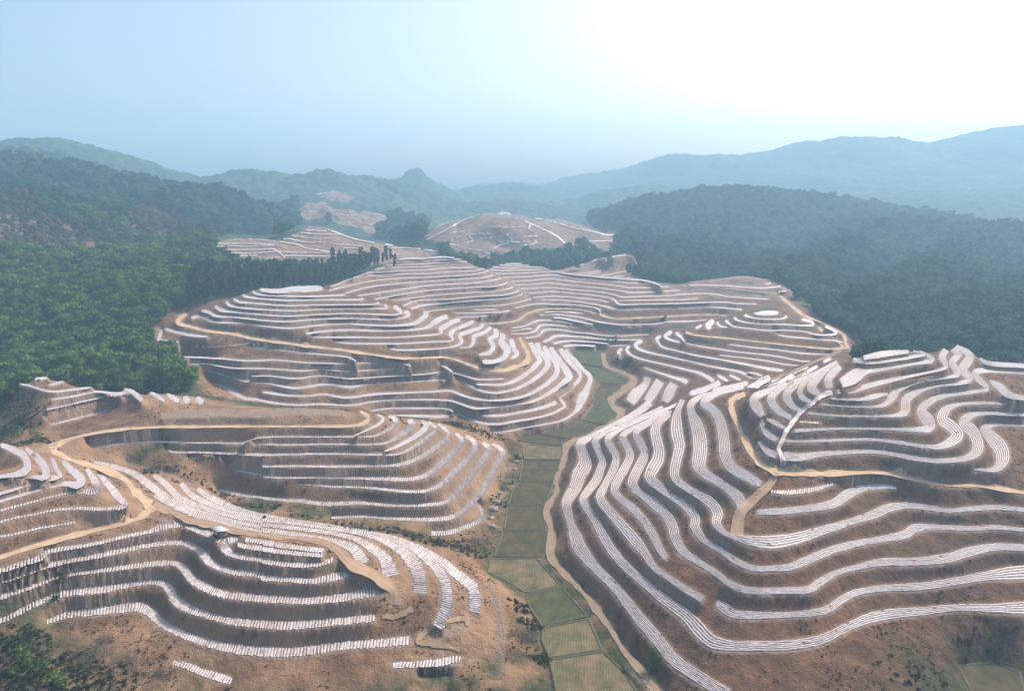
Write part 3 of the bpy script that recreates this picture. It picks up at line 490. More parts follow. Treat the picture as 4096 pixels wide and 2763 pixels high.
def run_on(st):
    """terraces that reach the side of the view carry on past it"""
    for end, prev in ((0, 1), (-1, -2)):
        p = st[end]; d = p[:2] - st[prev][:2]; L = np.hypot(*d)
        if (p[0] > 4060 and p[1] > 1700) or (p[0] < 5 and p[1] > 1850):
            q = p.copy(); q[:2] = p[:2] + d / L * 260; q[1] = p[1] + np.clip(q[1] - p[1], -60, 60)
            st = np.vstack([q[None], st]) if end == 0 else np.vstack([st, q[None]])
    return st
STRIPS = [(a, b_, c, run_on(d)) for a, b_, c, d in STRIPS]; ROADS = [(a, b_, c, run_on(d)) for a, b_, c, d in ROADS]
BARE = parse('''
K 37 Z @b4 1100,225,16,36 1200,200,16,37.5 1320,170,16,39.5 1420,130,14,42.5 1520,100,14,45.5 1640,85,12,47.5 1820,60,12,48 1900,80,12,46
V 0 Z @o 2500,2660,30,1.5 2620,2760,30,1.5
D 30 Z @d -800,330,40,29 -400,300,70,29.5 0,310,50 300,290,50 650,300,44
V 0.4 Z @g3 -60,-60,120 -40,60,100
A 4.6 Z @a3 1800,700,30,5.5 1850,800,40 1900,1000,50,3.6 1900,1250,60,2.6 1850,1450,70,1.6
A 4 Z @a3 1350,1130,60,4.4 1500,1100,60,5 1600,1050,60,5
A 17.2 Z @a1 1280,760,20 1400,760,20
A 0.5 Z @a3 1250,1440,30 1500,1460,40
D 1.2 Z @d 1960,750,20 1990,600,20 1900,1000,16
D 2.5 Z @a1 1000,300,20,17.3 1300,380,20,15.6 1600,520,30,12 1800,640,30,9.3 2100,700,26,8
M 37 Z @ff 500,235,10,33.5 800,205,20,35 1100,175,30,37 1350,200,20,35
H 17 Z @a1 260,240,40,29 500,120,20,26
''')
FIELDS = [  # pixel corners, surface
 ('g', 1.6, [(2283,1405),(2345,1390),(2440,1385),(2405,1412),(2408,1470),(2300,1450)]),
 ('g', 1.3, [(2303,1455),(2410,1474),(2425,1480),(2515,1528),(2500,1536),(2400,1533),(2360,1508)]),
 ('n', 1.0, [(2400,1539),(2512,1547),(2495,1555),(2432,1590),(2375,1618),(2380,1560)]),
 ('g', 0.8, [(2377,1624),(2435,1596),(2445,1640),(2465,1665),(2420,1698),(2332,1683),(2360,1640)]),
 ('n', 0.7, [(2330,1690),(2418,1703),(2390,1718),(2290,1758),(2200,1743),(2170,1735)]),
 ('n', 0.6, [(2110,1728),(2200,1748),(2282,1766),(2262,1783),(2150,1773),(2100,1770),(2065,1762)]),
 ('s', 0.6, [(2112,1779),(2258,1787),(2243,1838),(2097,1838),(2090,1800)]),
 ('n', 0.5, [(2090,1844),(2240,1844),(2218,1924),(2077,1926)]),
 ('n', 0.5, [(2073,1931),(2213,1931),(2203,1960),(2178,2018),(2032,2020),(2047,1970)]),
 ('n', 0.5, [(2029,2025),(2173,2025),(2168,2060),(2183,2118),(2016,2119)]),
 ('n', 0.5, [(2012,2125),(2188,2127),(2178,2218),(2150,2226),(1976,2227)]),
 ('s', 0.5, [(1962,2237),(2143,2233),(2178,2270),(2242,2343),(2102,2372),(2030,2328),(1950,2290)]),
 ('f', 0.5, [(2104,2380),(2245,2349),(2346,2462),(2168,2506),(2112,2420)]),
 ('s', 0.5, [(2172,2514),(2353,2475),(2406,2598),(2197,2632),(2167,2560)]),
 ('s', 0.5, [(2199,2640),(2413,2608),(2506,2700),(2556,2790),(2232,2800)]),
 ('n', -1.5, [(3830,2665),(3960,2650),(4080,2690),(4100,2790),(3900,2790)]),
]

# ------------------------------------------------------------------ far ridges: crest points (px, row, distance), fall-off, roundness
RIDGES = [
 ([(-400,985,640),(0,990,610),(300,1005,600),(700,1050,570),(900,1090,560),(1150,1120,560)], .19, 40, 9),
 ([(-500,690,820),(0,745,800),(200,825,780),(450,860,800),(750,900,800),(1000,960,800)], .30, 40, 8),
 ([(-400,600,1050),(0,640,1050),(180,655,1050),(330,690,1050),(600,790,1100),(750,850,1100)], .32, 50, 8),
 ([(-900,560,1700),(-200,560,1700),(50,552,1700),(80,538,1700),(240,540,1700),(280,568,1700),(380,578,1700),(480,620,1700),(600,648,1700),(800,684,1750),(960,665,1800),(1080,670,1800),(1160,688,1800),(1240,670,1800),(1320,665,1800),(1420,690,1850),(1540,712,1850),(1620,760,1900),(1750,800,1900)], .36, 30, 9),
 ([(1500,738,2380),(1560,722,2380),(1620,708,2380),(1700,704,2380),(1760,738,2380),(1830,768,2380)], .8, 8, 0),
 ([(1631,684,2380),(1645,671,2380),(1668,669,2380),(1690,684,2380)], 3.5, 14, 0),
 ([(1700,775,2560),(1830,762,2560),(1950,738,2560),(2060,730,2560),(2180,762,2560),(2300,800,2560)], .35, 60, 0),
 ([(1450,870,1850),(1650,820,1850),(1800,808,1850),(2050,792,1850),(2300,830,1850),(2450,880,1850)], .3, 60, 4),
 ([(2150,840,2200),(2300,790,2200),(2450,755,2200),(2600,738,2200),(2750,790,2200),(2900,830,2200)], .35, 60, 0),
 ([(1900,760,3100),(2100,748,3100),(2300,720,3100),(2400,702,3100),(2500,688,3100),(2620,662,3100),(2720,630,3100),(2790,638,3100),(2900,620,3100),(3050,600,3100),(3150,596,3100),(3250,566,3100),(3320,568,3100),(3390,551,3100),(3480,572,3100),(3600,572,3100),(3700,592,3100),(3850,560,3100),(3950,545,3100),(4050,508,3100),(4300,480,3100),(4900,500,3100)], .38, 120, 0),
 ([(2250,930,1300),(2420,868,1320),(2640,798,1350),(2730,788,1380),(2840,768,1400),(3000,762,1450),(3120,776,1450),(3260,786,1450),(3450,820,1450),(3620,865,1400),(3900,900,1300)], .34, 50, 9),
 ([(3200,850,2000),(3400,800,2000),(3560,765,2000),(3750,762,2000),(4100,742,2050),(4700,740,2050)], .3, 80, 6),
 ([(3400,900,1150),(3640,885,1150),(3800,910,1120),(4100,915,1100),(4700,900,1100)], .42, 30, 9),
 ([(2500,1050,790),(2620,1000,880),(2760,940,1000),(2880,860,1200),(2960,800,1380)], .52, 12, 9),
 ([(3010,1120,600),(3150,1060,720),(3330,985,860),(3480,915,1050),(3560,880,1180)], .55, 12, 9),
 ([(3430,1170,560),(3560,1110,640),(3740,1035,760),(3830,985,880),(3900,930,1050)], .55, 12, 9),
 ([(3950,1330,440),(4030,1230,520),(4120,1130,640),(4260,1040,800),(4400,960,1000)], .55, 12, 9),
 ([(3330,1330,480),(3500,1290,500),(3700,1240,520),(3850,1190,560),(4030,1130,640)], .50, 12, 9),
 ([(2600,1090,700),(2900,1120,650),(3150,1190,580)], .40, 14, 9),
 ([(1650,1030,860),(1900,1020,860),(2200,1020,870),(2500,1020,880),(2700,1000,900),(2900,1000,860)], .22, 30, 9),
 ([(1700,975,960),(1760,945,965),(1850,888,980),(1930,866,1000),(2010,853,1000),(2090,872,1000),(2140,884,1010)], .42, 22, 0),
 ([(2140,884,1020),(2220,886,1030),(2330,915,1040),(2500,942,1060)], .30, 20, 0),
 ([(850,972,700),(920,962,720),(1050,962,730),(1130,990,740)], .30, 16, 0),
 ([(1110,975,770),(1200,925,790),(1240,912,800),(1290,914,800),(1370,945,810),(1450,968,820),(1600,985,830),(1750,1008,840)], .30, 14, 0),
 ([(1180,838,1300),(1240,818,1310),(1290,812,1310),(1350,838,1310),(1450,852,1310),(1560,874,1290)], .32, 20, 0),
 ([(1250,782,1620),(1320,764,1620),(1380,770,1620),(1430,788,1620)], .32, 20, 0),
 ([(1000,940,1120),(1200,905,1150),(1310,876,1160),(1400,905,1150),(1500,945,1120),(1700,970,1080)], .26, 30, 9),
]
CLEARED = [  # outline of the cleared, terraced ground on distant hills (px)
 [(1690,945),(1760,900),(1850,880),(1940,856),(2020,846),(2110,868),(2190,876),(2250,880),(2340,905),(2510,935),(2480,960),(2440,1000),(2400,1015),(2330,985),(2080,1000),(1950,1035),(1870,1025),(1790,985)],
 [(850,985),(880,966),(930,955),(1050,955),(1130,963),(1180,935),(1240,905),(1300,908),(1380,940),(1450,960),(1520,975),(1760,1005),(1760,1050),(1100,1070),(1000,1062),(940,1040)],
 [(1185,840),(1240,815),(1285,808),(1330,825),(1380,842),(1430,850),(1480,855),(1570,878),(1530,895),(1500,935),(1440,915),(1350,900),(1310,862),(1210,878)],
 [(1262,782),(1335,762),(1430,788),(1380,812),(1320,798)],
]
DRYZ = [[(-100,790),(30,790),(100,800),(180,860),(300,900),(420,930),(460,1010),(400,1050),(250,1050),(120,1030),(-100,980)],
        [(500,880),(560,850),(650,860),(760,940),(760,990),(600,1000),(520,950)]]

def ridge_height(X, Y):
    Z = 6 + 10 * np.clip((Y - 250) / 500, 0, 1) + 8 * fbm(X, Y, 180, 5, 2)
    canopy = np.zeros_like(X)
    for pts, sl, w, tree in RIDGES:
        P = np.array([at_d(*p) for p in pts]); P[:, 2] -= tree
        P[:, 2] += 0
        best = np.full(X.shape, -1e9)
        for a, b in zip(P[:-1], P[1:]):
            d = b - a; L2 = d[0] ** 2 + d[1] ** 2
            t = np.clip(((X - a[0]) * d[0] + (Y - a[1]) * d[1]) / L2, 0, 1)
            dist = np.hypot(X - a[0] - t * d[0], Y - a[1] - t * d[1])
            best = np.maximum(best, a[2] + t * d[2] - sl * (np.sqrt(dist ** 2 + w * w) - w))
        n = 0.16 * np.clip(P[:, 2].max() - best, 0, 90)
        best = best + n * 2.2 * fbm(X, Y, 90 + P[0, 1] * 0.06, int(P[0, 1]), 4)
        k = 3.0
        Z = np.where(np.abs(Z - best) < 40, k * np.logaddexp(Z / k, best / k), np.maximum(Z, best))
    m = np.clip((Y - 560) / 200, 0, 1) * np.clip((1600 - Y) / 300, 0, 1)
    gul = np.abs(fbm(X + 0.35 * Y, Y, 190, 41, 3)) * 2
    return Z - m * 20 * np.clip(0.42 - gul, 0, 1) * np.where(X > -80, 1.0, .35)

# ------------------------------------------------------------------ terrain grid
ys = [62.0]
while ys[-1] < 900: ys.append(ys[-1] * 1.0032)
NNEAR = len(ys)
while ys[-1] < 3560: ys.append(ys[-1] * 1.006)
ys = np.array(ys); sx = np.arange(-1.25, 1.2501, 0.0026)
NR, NC = len(ys), len(sx)
X = ys[:, None] * sx[None]; Y = np.repeat(ys[:, None], NC, 1)
print('grid', NR, NC)
FAR = ridge_height(X, Y)
Zs = np.zeros((NNEAR, NC)); Zc = np.zeros((NNEAR, NC)); lny = np.log(ys[:NNEAR])
def splat(x, y, z):
    i = np.rint(np.interp(np.log(np.maximum(y, 1)), lny, np.arange(NNEAR))).astype(int)
    j = np.rint((x / y - sx[0]) / 0.0026).astype(int)
    ok = (j >= 0) & (j < NC) & (y > ys[0]) & (y < ys[NNEAR - 1])
    np.add.at(Zs, (i[ok], j[ok]), z[ok]); np.add.at(Zc, (i[ok], j[ok]), 1)
def fill_band(A, B, Z):
    A, B, Z, q = resample(A, B, Z, 0.45)
    w = np.hypot(*(A - B).T).max(); n = max(3, int(w / 0.45) + 1)
    for t in np.linspace(0, 1, n):
        p = A * (1 - t) + B * t; splat(p[:, 0], p[:, 1], Z)
BANDS = []
for s in STRIPS + ROADS + BARE:
    A, B, Z = band(s[3]); BANDS.append((s, A, B, Z)); fill_band(A, B, Z)
for c, z, poly in FIELDS:
    W = np.array([on_z(a, b, z) for a, b in poly])
    lo, hi = W.min(0), W.max(0); gx, gy = np.meshgrid(np.arange(lo[0], hi[0], .5), np.arange(lo[1], hi[1], .5))
    m = inpoly(gx, gy, W); splat(gx[m], gy[m], np.full(m.sum(), z))
fixed = Zc > 0
Zfix = np.where(fixed, Zs / np.maximum(Zc, 1), 0)
# distance from anything traced, on a coarse world raster
RC = 4.0; gx0, gy0 = -900, 40; gw, gh = int(1900 / RC), int(1000 / RC)
ras = np.zeros((gh, gw), bool)
fy, fx = np.nonzero(fixed); xx = X[fy, fx]; yy = Y[fy, fx]
ras[np.clip(((yy - gy0) / RC).astype(int), 0, gh - 1), np.clip(((xx - gx0) / RC).astype(int), 0, gw - 1)] = True
dist = np.where(ras, 0, 999.0)
for _ in range(22):
    for dy, dx, c in ((1, 0, 1), (-1, 0, 1), (0, 1, 1), (0, -1, 1), (1, 1, 1.414), (1, -1, 1.414), (-1, 1, 1.414), (-1, -1, 1.414)):
        dist = np.minimum(dist, np.roll(dist, (dy, dx), (0, 1)) + c * RC)
def band_dist(x, y):
    return dist[np.clip(((y - gy0) / RC).astype(int), 0, gh - 1), np.clip(((x - gx0) / RC).astype(int), 0, gw - 1)]
BD = band_dist(X[:NNEAR], Y[:NNEAR])
nearF = FAR[:NNEAR].copy()
# close to the camera the outer ground is the gully and paddy level
low = np.clip((300 - Y[:NNEAR]) / 120, 0, 1); nearF = nearF * (1 - low) + (-2 + 3 * fbm(X[:NNEAR], Y[:NNEAR], 60, 3, 3)) * low
useF = (BD > np.where(Y[:NNEAR] > 420, 30, 38)) | (np.arange(NNEAR)[:, None] >= NNEAR - 2)
Zfix = np.where(fixed, Zfix, nearF); fixed = fixed | useF
def solve(fix, val, init, it, om):
    Z = np.where(fix, val, init); r, c = np.indices(Z.shape); masks = [(((r + c) & 1) == k) & ~fix for k in (0, 1)]
    for _ in range(it):
        for m in masks:
            P = np.pad(Z, 1, mode='edge'); avg = (P[2:, 1:-1] + P[:-2, 1:-1] + P[1:-1, 2:] + P[1:-1, :-2]) * .25
            Z = np.where(m, Z + om * (avg - Z), Z)
    return Z
levels = [(fixed, Zfix)]
while min(levels[-1][0].shape) > 40:
    f, v = levels[-1]; h, w = f.shape; h2, w2 = (h + 1) // 2, (w + 1) // 2
    fp = np.zeros((h2 * 2, w2 * 2)); vp = np.zeros((h2 * 2, w2 * 2)); fp[:h, :w] = f; vp[:h, :w] = v * f
    fs = fp.reshape(h2, 2, w2, 2).sum((1, 3)); vs = vp.reshape(h2, 2, w2, 2).sum((1, 3))
    levels.append((fs > 0, np.where(fs > 0, vs / np.maximum(fs, 1), 0)))
Z = np.full(levels[-1][0].shape, 15.0)
for k in range(len(levels) - 1, -1, -1):
    f, v = levels[k]
    if Z.shape != f.shape: Z = np.repeat(np.repeat(Z, 2, 0), 2, 1)[:f.shape[0], :f.shape[1]]
    Z = solve(f, v, Z, 60 if k else 90, 1.7)
band_fixed = Zc > 0
bw = np.clip(BD / 30, 0, 1)
rough = (0.55 * fbm(X[:NNEAR], Y[:NNEAR], 7, 11, 4) + 0.35 * fbm(X[:NNEAR], Y[:NNEAR], 2.2, 19, 2))
# roughness only on bare risers, fading at the traced treads
e = band_fixed.astype(float)
for _ in range(2):
    P = np.pad(e, 1, mode='edge'); e = np.maximum(e * 1.0, (P[2:, 1:-1] + P[:-2, 1:-1] + P[1:-1, 2:] + P[1:-1, :-2]) * .25)
Z = Z + rough * (1 - e)
ZT = FAR.copy(); ZT[:NNEAR] = Z
far_bump = np.where(Y > 1150, 1, 0) * 9.0 * fbm(X, Y, 16, 31, 3)

def height(x, y):
    """bilinear height of the terrain"""
    x = np.asarray(x, float); y = np.asarray(y, float)
    fi = np.interp(np.log(np.maximum(y, ys[0])), np.log(ys), np.arange(NR)); fj = np.clip((x / y - sx[0]) / 0.0026, 0, NC - 1.001)
    i = np.minimum(fi.astype(int), NR - 2); j = fj.astype(int); a = fi - i; b = fj - j
    return (ZT[i, j] * (1 - b) + ZT[i, j + 1] * b) * (1 - a) + (ZT[i + 1, j] * (1 - b) + ZT[i + 1, j + 1] * b) * a
def hit(px, py, start=100.0):
    """first terrain point on the line through a pixel of the photograph"""
    a, b, c = ray(px, py); d = start * 1.0028 ** np.arange(1500); d = d[d < 3500]
    x = a / b * d; z = CAM_H + c / b * d; g = height(x, d); k = np.argmax(g > z)
    if g[k] <= z[k]: k = len(d) - 1
    return np.array((x[k], d[k], g[k]))

# surface attributes
PX, PY = to_px(X, Y, ZT)
cleared = np.zeros_like(X); dry = np.zeros_like(X)
for poly in CLEARED: cleared[inpoly(PX, PY + 0, poly) & (Y > 620)] = 1
for poly in DRYZ: dry[inpoly(PX + 60 * fbm(X, Y, 40, 8, 3), PY, poly) & (Y > 450) & (Y < 1000)] = 1
def dsoft(x0, y0, z0, r): p = on_z(x0, y0, z0); return np.clip(1.3 - np.hypot(X - p[0], Y - p[1]) / r, 0, 1)
tan = np.zeros_like(X)
for a in ((1900, 2500, 6, 14), (1950, 2650, 3, 14), (1750, 2480, 9, 11), (1700, 2600, 7, 12), (620, 2040, 18, 12), (1880, 2300, 8, 12), (1200, 1650, 31, 20), (800, 1660, 30, 25), (110, 2440, 9, 8), (1850, 2060, 4, 14), (1930, 1950, 4, 12)):
    tan = np.maximum(tan, dsoft(*a))
weed = np.zeros_like(X)
for a in ((60, 2640, -3, 14), (200, 2720, -4, 9), (330, 2740, -4, 8), (3700, 2740, 0, 10), (3950, 2680, 0, 12), (1500, 2180, 1, 12), (1700, 2200, 1, 10), (620, 1900, 10, 10), (1000, 2030, 8, 10), (1250, 2080, 5, 10)):
    weed = np.maximum(weed, dsoft(*a))
weed = np.clip(weed * (1.0 + 1.6 * fbm(X, Y, 6, 55, 4)), 0, 1)
tan = np.clip(tan * (0.75 + 1.2 * fbm(X, Y, 9, 77, 4)), 0, 0.85)
och = np.clip((40 - X) / 40, 0, 1) * np.clip((480 - Y) / 160, 0, 1); tan = np.maximum(tan, och * np.clip(0.42 + 0.9 * fbm(X, Y, 12, 99, 4), 0, .75))
green = np.zeros_like(X); g0 = np.clip((BD - 8) / 10, 0, 1); green[:NNEAR] = g0 * np.where(Y[:NNEAR] > 300, 1, .55)
vz = (ZT < 3.0) & (Y < 560); green = np.maximum(green, np.where(vz, np.clip((3.0 - ZT) / 2.0, 0, 1) * (0.6 + 1.6 * fbm(X, Y, 5, 91, 4)), 0)); green = np.clip(np.maximum(green, weed * .9), 0, 1)
tread = np.zeros_like(X); tread[:NNEAR] = np.clip(e * 1.3 - .1, 0, 1) * np.where(BD < 6, 1, 0)
V = np.stack([X, Y, ZT + far_bump], -1)
def grid_faces(r0, r1):
    i = np.arange(r0, r1)[:, None]; j = np.arange(NC - 1)[None]
    a = (i * NC + j); return np.stack([a, a + 1, a + NC + 1, a + NC], -1).reshape(-1, 4) - r0 * NC
n0 = NNEAR - 1
split = int(np.searchsorted(ys, 600))
# near ground up to `split`, forested country beyond
o = mesh_obj('terrain', V[:split + 1].reshape(-1, 3), grid_faces(0, split), M_SOIL, smooth=True,
             attrs={'tread': tread[:split + 1].ravel(), 'tan': tan[:split + 1].ravel(), 'green': green[:split + 1].ravel()})
tag(o, 'terraced brown earth slopes and valley floor', 'terrain', kind='structure')
# beyond: mixed soil (cleared) / forest
far_clear = cleared.copy(); far_clear[:NNEAR] = np.maximum(far_clear[:NNEAR], np.clip(1 - (BD - 6) / 6, 0, 1))
o = mesh_obj('hills', V[split:].reshape(-1, 3), grid_faces(split, NR - 1), M_HILL, smooth=True,
             attrs={'cleared': far_clear[split:].ravel(), 'dry': dry[split:].ravel()})
tag(o, 'forested hills and mountain ridges behind the terraces', 'hills', kind='structure')

# ------------------------------------------------------------------ plastic film strips
HN = {'G': 'the big right front hill', 'A': 'the front left hut hill', 'B0': 'the hut hill beyond its track',
      'H': 'the left edge hill', 'D': 'the flat topped mound hill',
      'B': 'the broad centre left hill', 'C': 'the middle rear hill', 'E': 'the rear slope right of centre',
      'K': 'the small rear spur at the right', 'M': 'the rear brown mound', 'F': 'the round hill above the valley',
      'S': 'the small slope below the left forest', 'J': 'the right saddle'}
ORD = ['lowest', 'second', 'third', 'fourth', 'fifth', 'sixth', 'seventh', 'eighth', 'ninth', 'tenth'] + \
      ['%s' % w for w in 'eleventh twelfth thirteenth fourteenth fifteenth sixteenth seventeenth eighteenth nineteenth twentieth twenty-first twenty-second twenty-third twenty-fourth twenty-fifth twenty-sixth twenty-seventh twenty-eighth twenty-ninth thirtieth thirty-first thirty-second thirty-third thirty-fourth thirty-fifth thirty-sixth thirty-seventh thirty-eighth thirty-ninth fortieth'.split()]
def film_mesh(A, B, Z, kind, idx):
    w = np.hypot(*(A - B).T); V = []; Fq = []
    if kind == 'N' or w.mean() < 0.9:      # far: one corrugated sheet, seven lines across
        A, B, Z, q = resample(A, B, Z, 1.6); K = 9
        t = np.linspace(0.03, 0.97, K); n = len(A)
        jit = 0.10 * (hsh(np.arange(n), np.full(n, idx), 3) - .5) + 0.22 * vnoise(q / 9.0, q * 0, idx)
        P = A[:, None] * (1 - t)[None, :, None] + B[:, None] * t[None, :, None] + (B - A)[:, None] * jit[:, None, None] * (np.abs(t - .5) * 2)[None, :, None]
        tap = np.clip(np.minimum(q, q[-1] - q) / 2.5 + .35, 0, 1)[:, None]; C_ = (A + B)[:, None] / 2; P = C_ + (P - C_) * tap[..., None]
        h = 0.05 + 0.09 * (np.arange(K) % 2); zz = Z[:, None] + h[None] + 0.03 * vnoise(q[:, None] / 1.3, t[None] * 9, idx)
        V = np.concatenate([P, zz[..., None]], -1).reshape(-1, 3)
        i = np.arange(n - 1)[:, None]; j = np.arange(K - 1)[None]; a = i * K + j
        return V, np.stack([a, a + 1, a + K + 1, a + K], -1).reshape(-1, 4)
    if kind == 'L':                        # beds run along the terrace
        A, B, Z, q = resample(A, B, Z, 1.0); n = len(A); w = np.hypot(*(A - B).T)
        nb = max(1, int(round(np.median(w) * 0.92 / 0.92))); off = 0
        for k in range(nb):
            segs = []; s = 0
            while s < n - 1:                                   # beds break here and there
                e = min(n - 1, s + int(12 + 40 * random.random())); segs.append((s, e)); s = e + (1 if random.random() < .25 else 0)
            for s, e in segs:
                m = e - s + 1
                if m < 2: continue
                c = 0.05 + 0.90 * (k + np.array([.14, .30, .66, .82])) / nb
                mid = A[s:e + 1]; P = A[s:e + 1, None] * (1 - c)[None, :, None] + B[s:e + 1, None] * c[None, :, None]
                P = P + 0.05 * rng.standard_normal((m, 1, 1))
                hz = np.array([.05, .30, .30, .05])[None] + 0.05 * rng.standard_normal((m, 1))
                V.append(np.concatenate([P, (Z[s:e + 1, None] + hz)[..., None]], -1).reshape(-1, 3))
                i = np.arange(m - 1)[:, None]; j = np.arange(3)[None]; a = off + i * 4 + j
                Fq.append(np.stack([a, a + 1, a + 5, a + 4], -1).reshape(-1, 4)); off += m * 4
        return np.vstack(V), np.vstack(Fq)
    # kind X: short beds laid across the terrace, a little slanted
    A, B, Z, q = resample(A, B, Z, 0.2); L = q[-1]; s = 0.2; off = 0; M = 6
    while s < L - 0.3:
        ww = 0.60 + 0.12 * random.random(); p = 0.80 + 0.12 * random.random(); sk = 0.55 + 0.25 * random.random()
        w0 = np.hypot(*(np.array([np.interp(s, q, (A - B)[:, c]) for c in (0, 1)]))); sk *= min(1.0, w0 / 3)
        e0, e1 = 0.02 + 0.13 * random.random(), 0.98 - 0.13 * random.random()
        rows = []; wv = random.uniform(.75, 1.25)
        for m in range(M):
            t = e0 + (e1 - e0) * m / (M - 1); cs = s + sk * (t - .5)
            for dd, hz in ((-.5, .05), (-.18, .19), (.22, .19), (.5, .05)):
                u = min(max(cs + dd * ww * wv + 0.05 * random.gauss(0, 1), 0), L)
                a = np.array([np.interp(u, q, A[:, c]) for c in (0, 1)]); b = np.array([np.interp(u, q, B[:, c]) for c in (0, 1)])
                pt = a * (1 - t) + b * t; rows.append((pt[0], pt[1], np.interp(u, q, Z) + hz + 0.045 * random.gauss(0, 1)))
        V.append(np.array(rows)); i = np.arange(M - 1)[:, None]; j = np.arange(3)[None]; a = off + i * 4 + j
        Fq.append(np.stack([a, a + 1, a + 5, a + 4], -1).reshape(-1, 4)); off += M * 4; s += p
    return np.vstack(V), np.vstack(Fq)
order = {}
for n, (s, A, B, Z_) in enumerate(BANDS[:len(STRIPS)]): order.setdefault(s[0], []).append((s[1], n))
rank = {}
for k, v in order.items():
    for r, (z, n) in enumerate(sorted(v)): rank[n] = (r, len(v))
KD = {'L': 'ridged lengthwise', 'X': 'in short crosswise rows', 'N': 'smooth'}
for n, (s, A, B, Z_) in enumerate(BANDS[:len(STRIPS)]):
    V_, F_ = film_mesh(A, B, Z_, s[2], n); o = mesh_obj('plastic_film_strip', V_, F_, M_FILM)
    r, tot = rank[n]; w = ORD[r] if r < len(ORD) else ORD[-1]
    if r == 0: w = 'lowest'
    elif r == tot - 1: w = 'topmost'
    else: w += ' from the bottom'
    tag(o, 'white film strip, %s on %s' % (w, HN[s[0]]), 'plastic film', 'plastic film strips laid on the terraces')

# ------------------------------------------------------------------ roads (sheets on the traced beds)
RM = {'s': M_ROAD, 'd': M_TRACK, 'v': M_VROAD}
def sheet(name, A, B, Z, m, lift, K=5, step=1.2):
    A, B, Z, q = resample(A, B, Z, step); n = len(A); t = np.linspace(0, 1, K)
    wob = 0.08 * vnoise(q / 4.0, q * 0, 5)
    P = A[:, None] * (1 - t)[None, :, None] + B[:, None] * t[None, :, None] + (B - A)[:, None] * wob[:, None, None]
    if K >= 5:
        tt = (np.abs(t - .5) * 2) ** 3 * np.sign(t - .5); P = P + (B - A)[:, None] * (tt[None] * (.30 * vnoise(q / 3.2, q * 0, 7) + .38 * vnoise(q / 11., q * 0, 9))[:, None])[..., None]
    rut = np.zeros(K)
    if K >= 7: rut[[2, K - 3]] = -0.12
    zz = np.maximum(Z[:, None] + lift + rut[None], height(P[..., 0], P[..., 1]) + 0.05 + rut[None] * .4)
    i = np.arange(n - 1)[:, None]; j = np.arange(K - 1)[None]; a = i * K + j
    return mesh_obj(name, np.concatenate([P, zz[..., None]], -1).reshape(-1, 3), np.stack([a, a + 1, a + K + 1, a + K], -1).reshape(-1, 4), m, smooth=True)
for k, (s, A, B, Z_) in enumerate(BANDS[len(STRIPS):len(STRIPS) + len(ROADS)]):
    o = sheet('dirt_road', A, B, Z_, RM[s[2]], 0.12 + 0.012 * k, 9)
    tag(o, 'dirt road along the terraces', 'road', kind='structure')
def draped(name, text, m, lift=0.15, start=100.0, K=5):
    st = parse('x 0 x ' + text)[0][3]; S = spline(st, 8.0)
    d = np.gradient(S[:, :2], axis=0); nn = np.stack([-d[:, 1], d[:, 0]], 1); nn /= np.maximum(np.hypot(*nn.T), 1e-6)[:, None]
    A = np.array([hit(*(p + q * t / 2), start)[:2] for p, q, t in zip(S[:, :2], nn, S[:, 2])])
    B = np.array([hit(*(p - q * t / 2), start)[:2] for p, q, t in zip(S[:, :2], nn, S[:, 2])])
    M_ = (A + B) / 2; jump = np.hypot(*np.diff(M_, axis=0).T); 
    n = len(A); t = np.linspace(0, 1, K); P = A[:, None] * (1 - t)[None, :, None] + B[:, None] * t[None, :, None]
    zz = height(P[..., 0], P[..., 1]) + lift
    i = np.arange(n - 1); i = i[jump < 25][:, None]; j = np.arange(K - 1)[None]; a = i * K + j
    return mesh_obj(name, np.concatenate([P, zz[..., None]], -1).reshape(-1, 3), np.stack([a, a + 1, a + K + 1, a + K], -1).reshape(-1, 4), m, smooth=True)
tag(draped('footpath', '@g2 790,545,40 700,575,40 620,640,36 540,700,34 470,790,34 420,860,34 390,930,34 360,1000,36 385,1060,36 400,1140,50', M_FILM, 0.2), 'pale path of old film running down the right front hill', 'path', kind='structure')
tag(draped('dirt_track', '@g2 350,1190,50 300,1270,60 220,1350,70 130,1430,80 50,1520,90 @g1 1690,1300,110', M_TRACK, 0.3), 'steep dirt track dropping across terraces', 'track', kind='structure')
tag(draped('dirt_track', '@a3 1200,920,50 1150,950,50 1060,985,44 960,985,40', M_TRACK, 0.3), 'short dirt track at terrace end', 'track', kind='structure')
tag(draped('dirt_track', '@a3 1580,1250,30 1400,1210,44 1250,1180,50 1350,1080,40 1600,1000,40 1650,1050,40', M_TRACK, 0.3), 'dirt track below the terraces', 'track', kind='structure')
tag(draped('dirt_track', '@ff 2290,1060,40 2150,1130,40 1950,1210,36 1700,1320,30 1450,1400,26 1200,1400,22', M_VROAD, 0.3, 300), 'dirt track down the saddle', 'track', kind='structure')
tag(draped('dirt_track', '@ff 1880,1310,40 1780,1380,44 1650,1470,44', M_TRACK, 0.3, 200), 'dirt track on the saddle', 'track', kind='structure')
tag(draped('dirt_track', '@b1 290,597,10 600,583,10 850,560,10 1000,540,12', M_TRACK, 0.3, 300), 'thin dirt track on the centre left hill', 'track', kind='structure')
tag(draped('dirt_track', '@ff 300,286,10 900,321,9 1550,388,12', M_TRACK, 0.3, 500), 'thin dirt track under the brown mound', 'track', kind='structure')
tag(draped('dirt_track', '@b4 1100,255,12 1400,200,12 1700,110,14 1870,92,12', M_TRACK, 0.3, 600), 'thin dirt track on the rear spur', 'track', kind='structure')

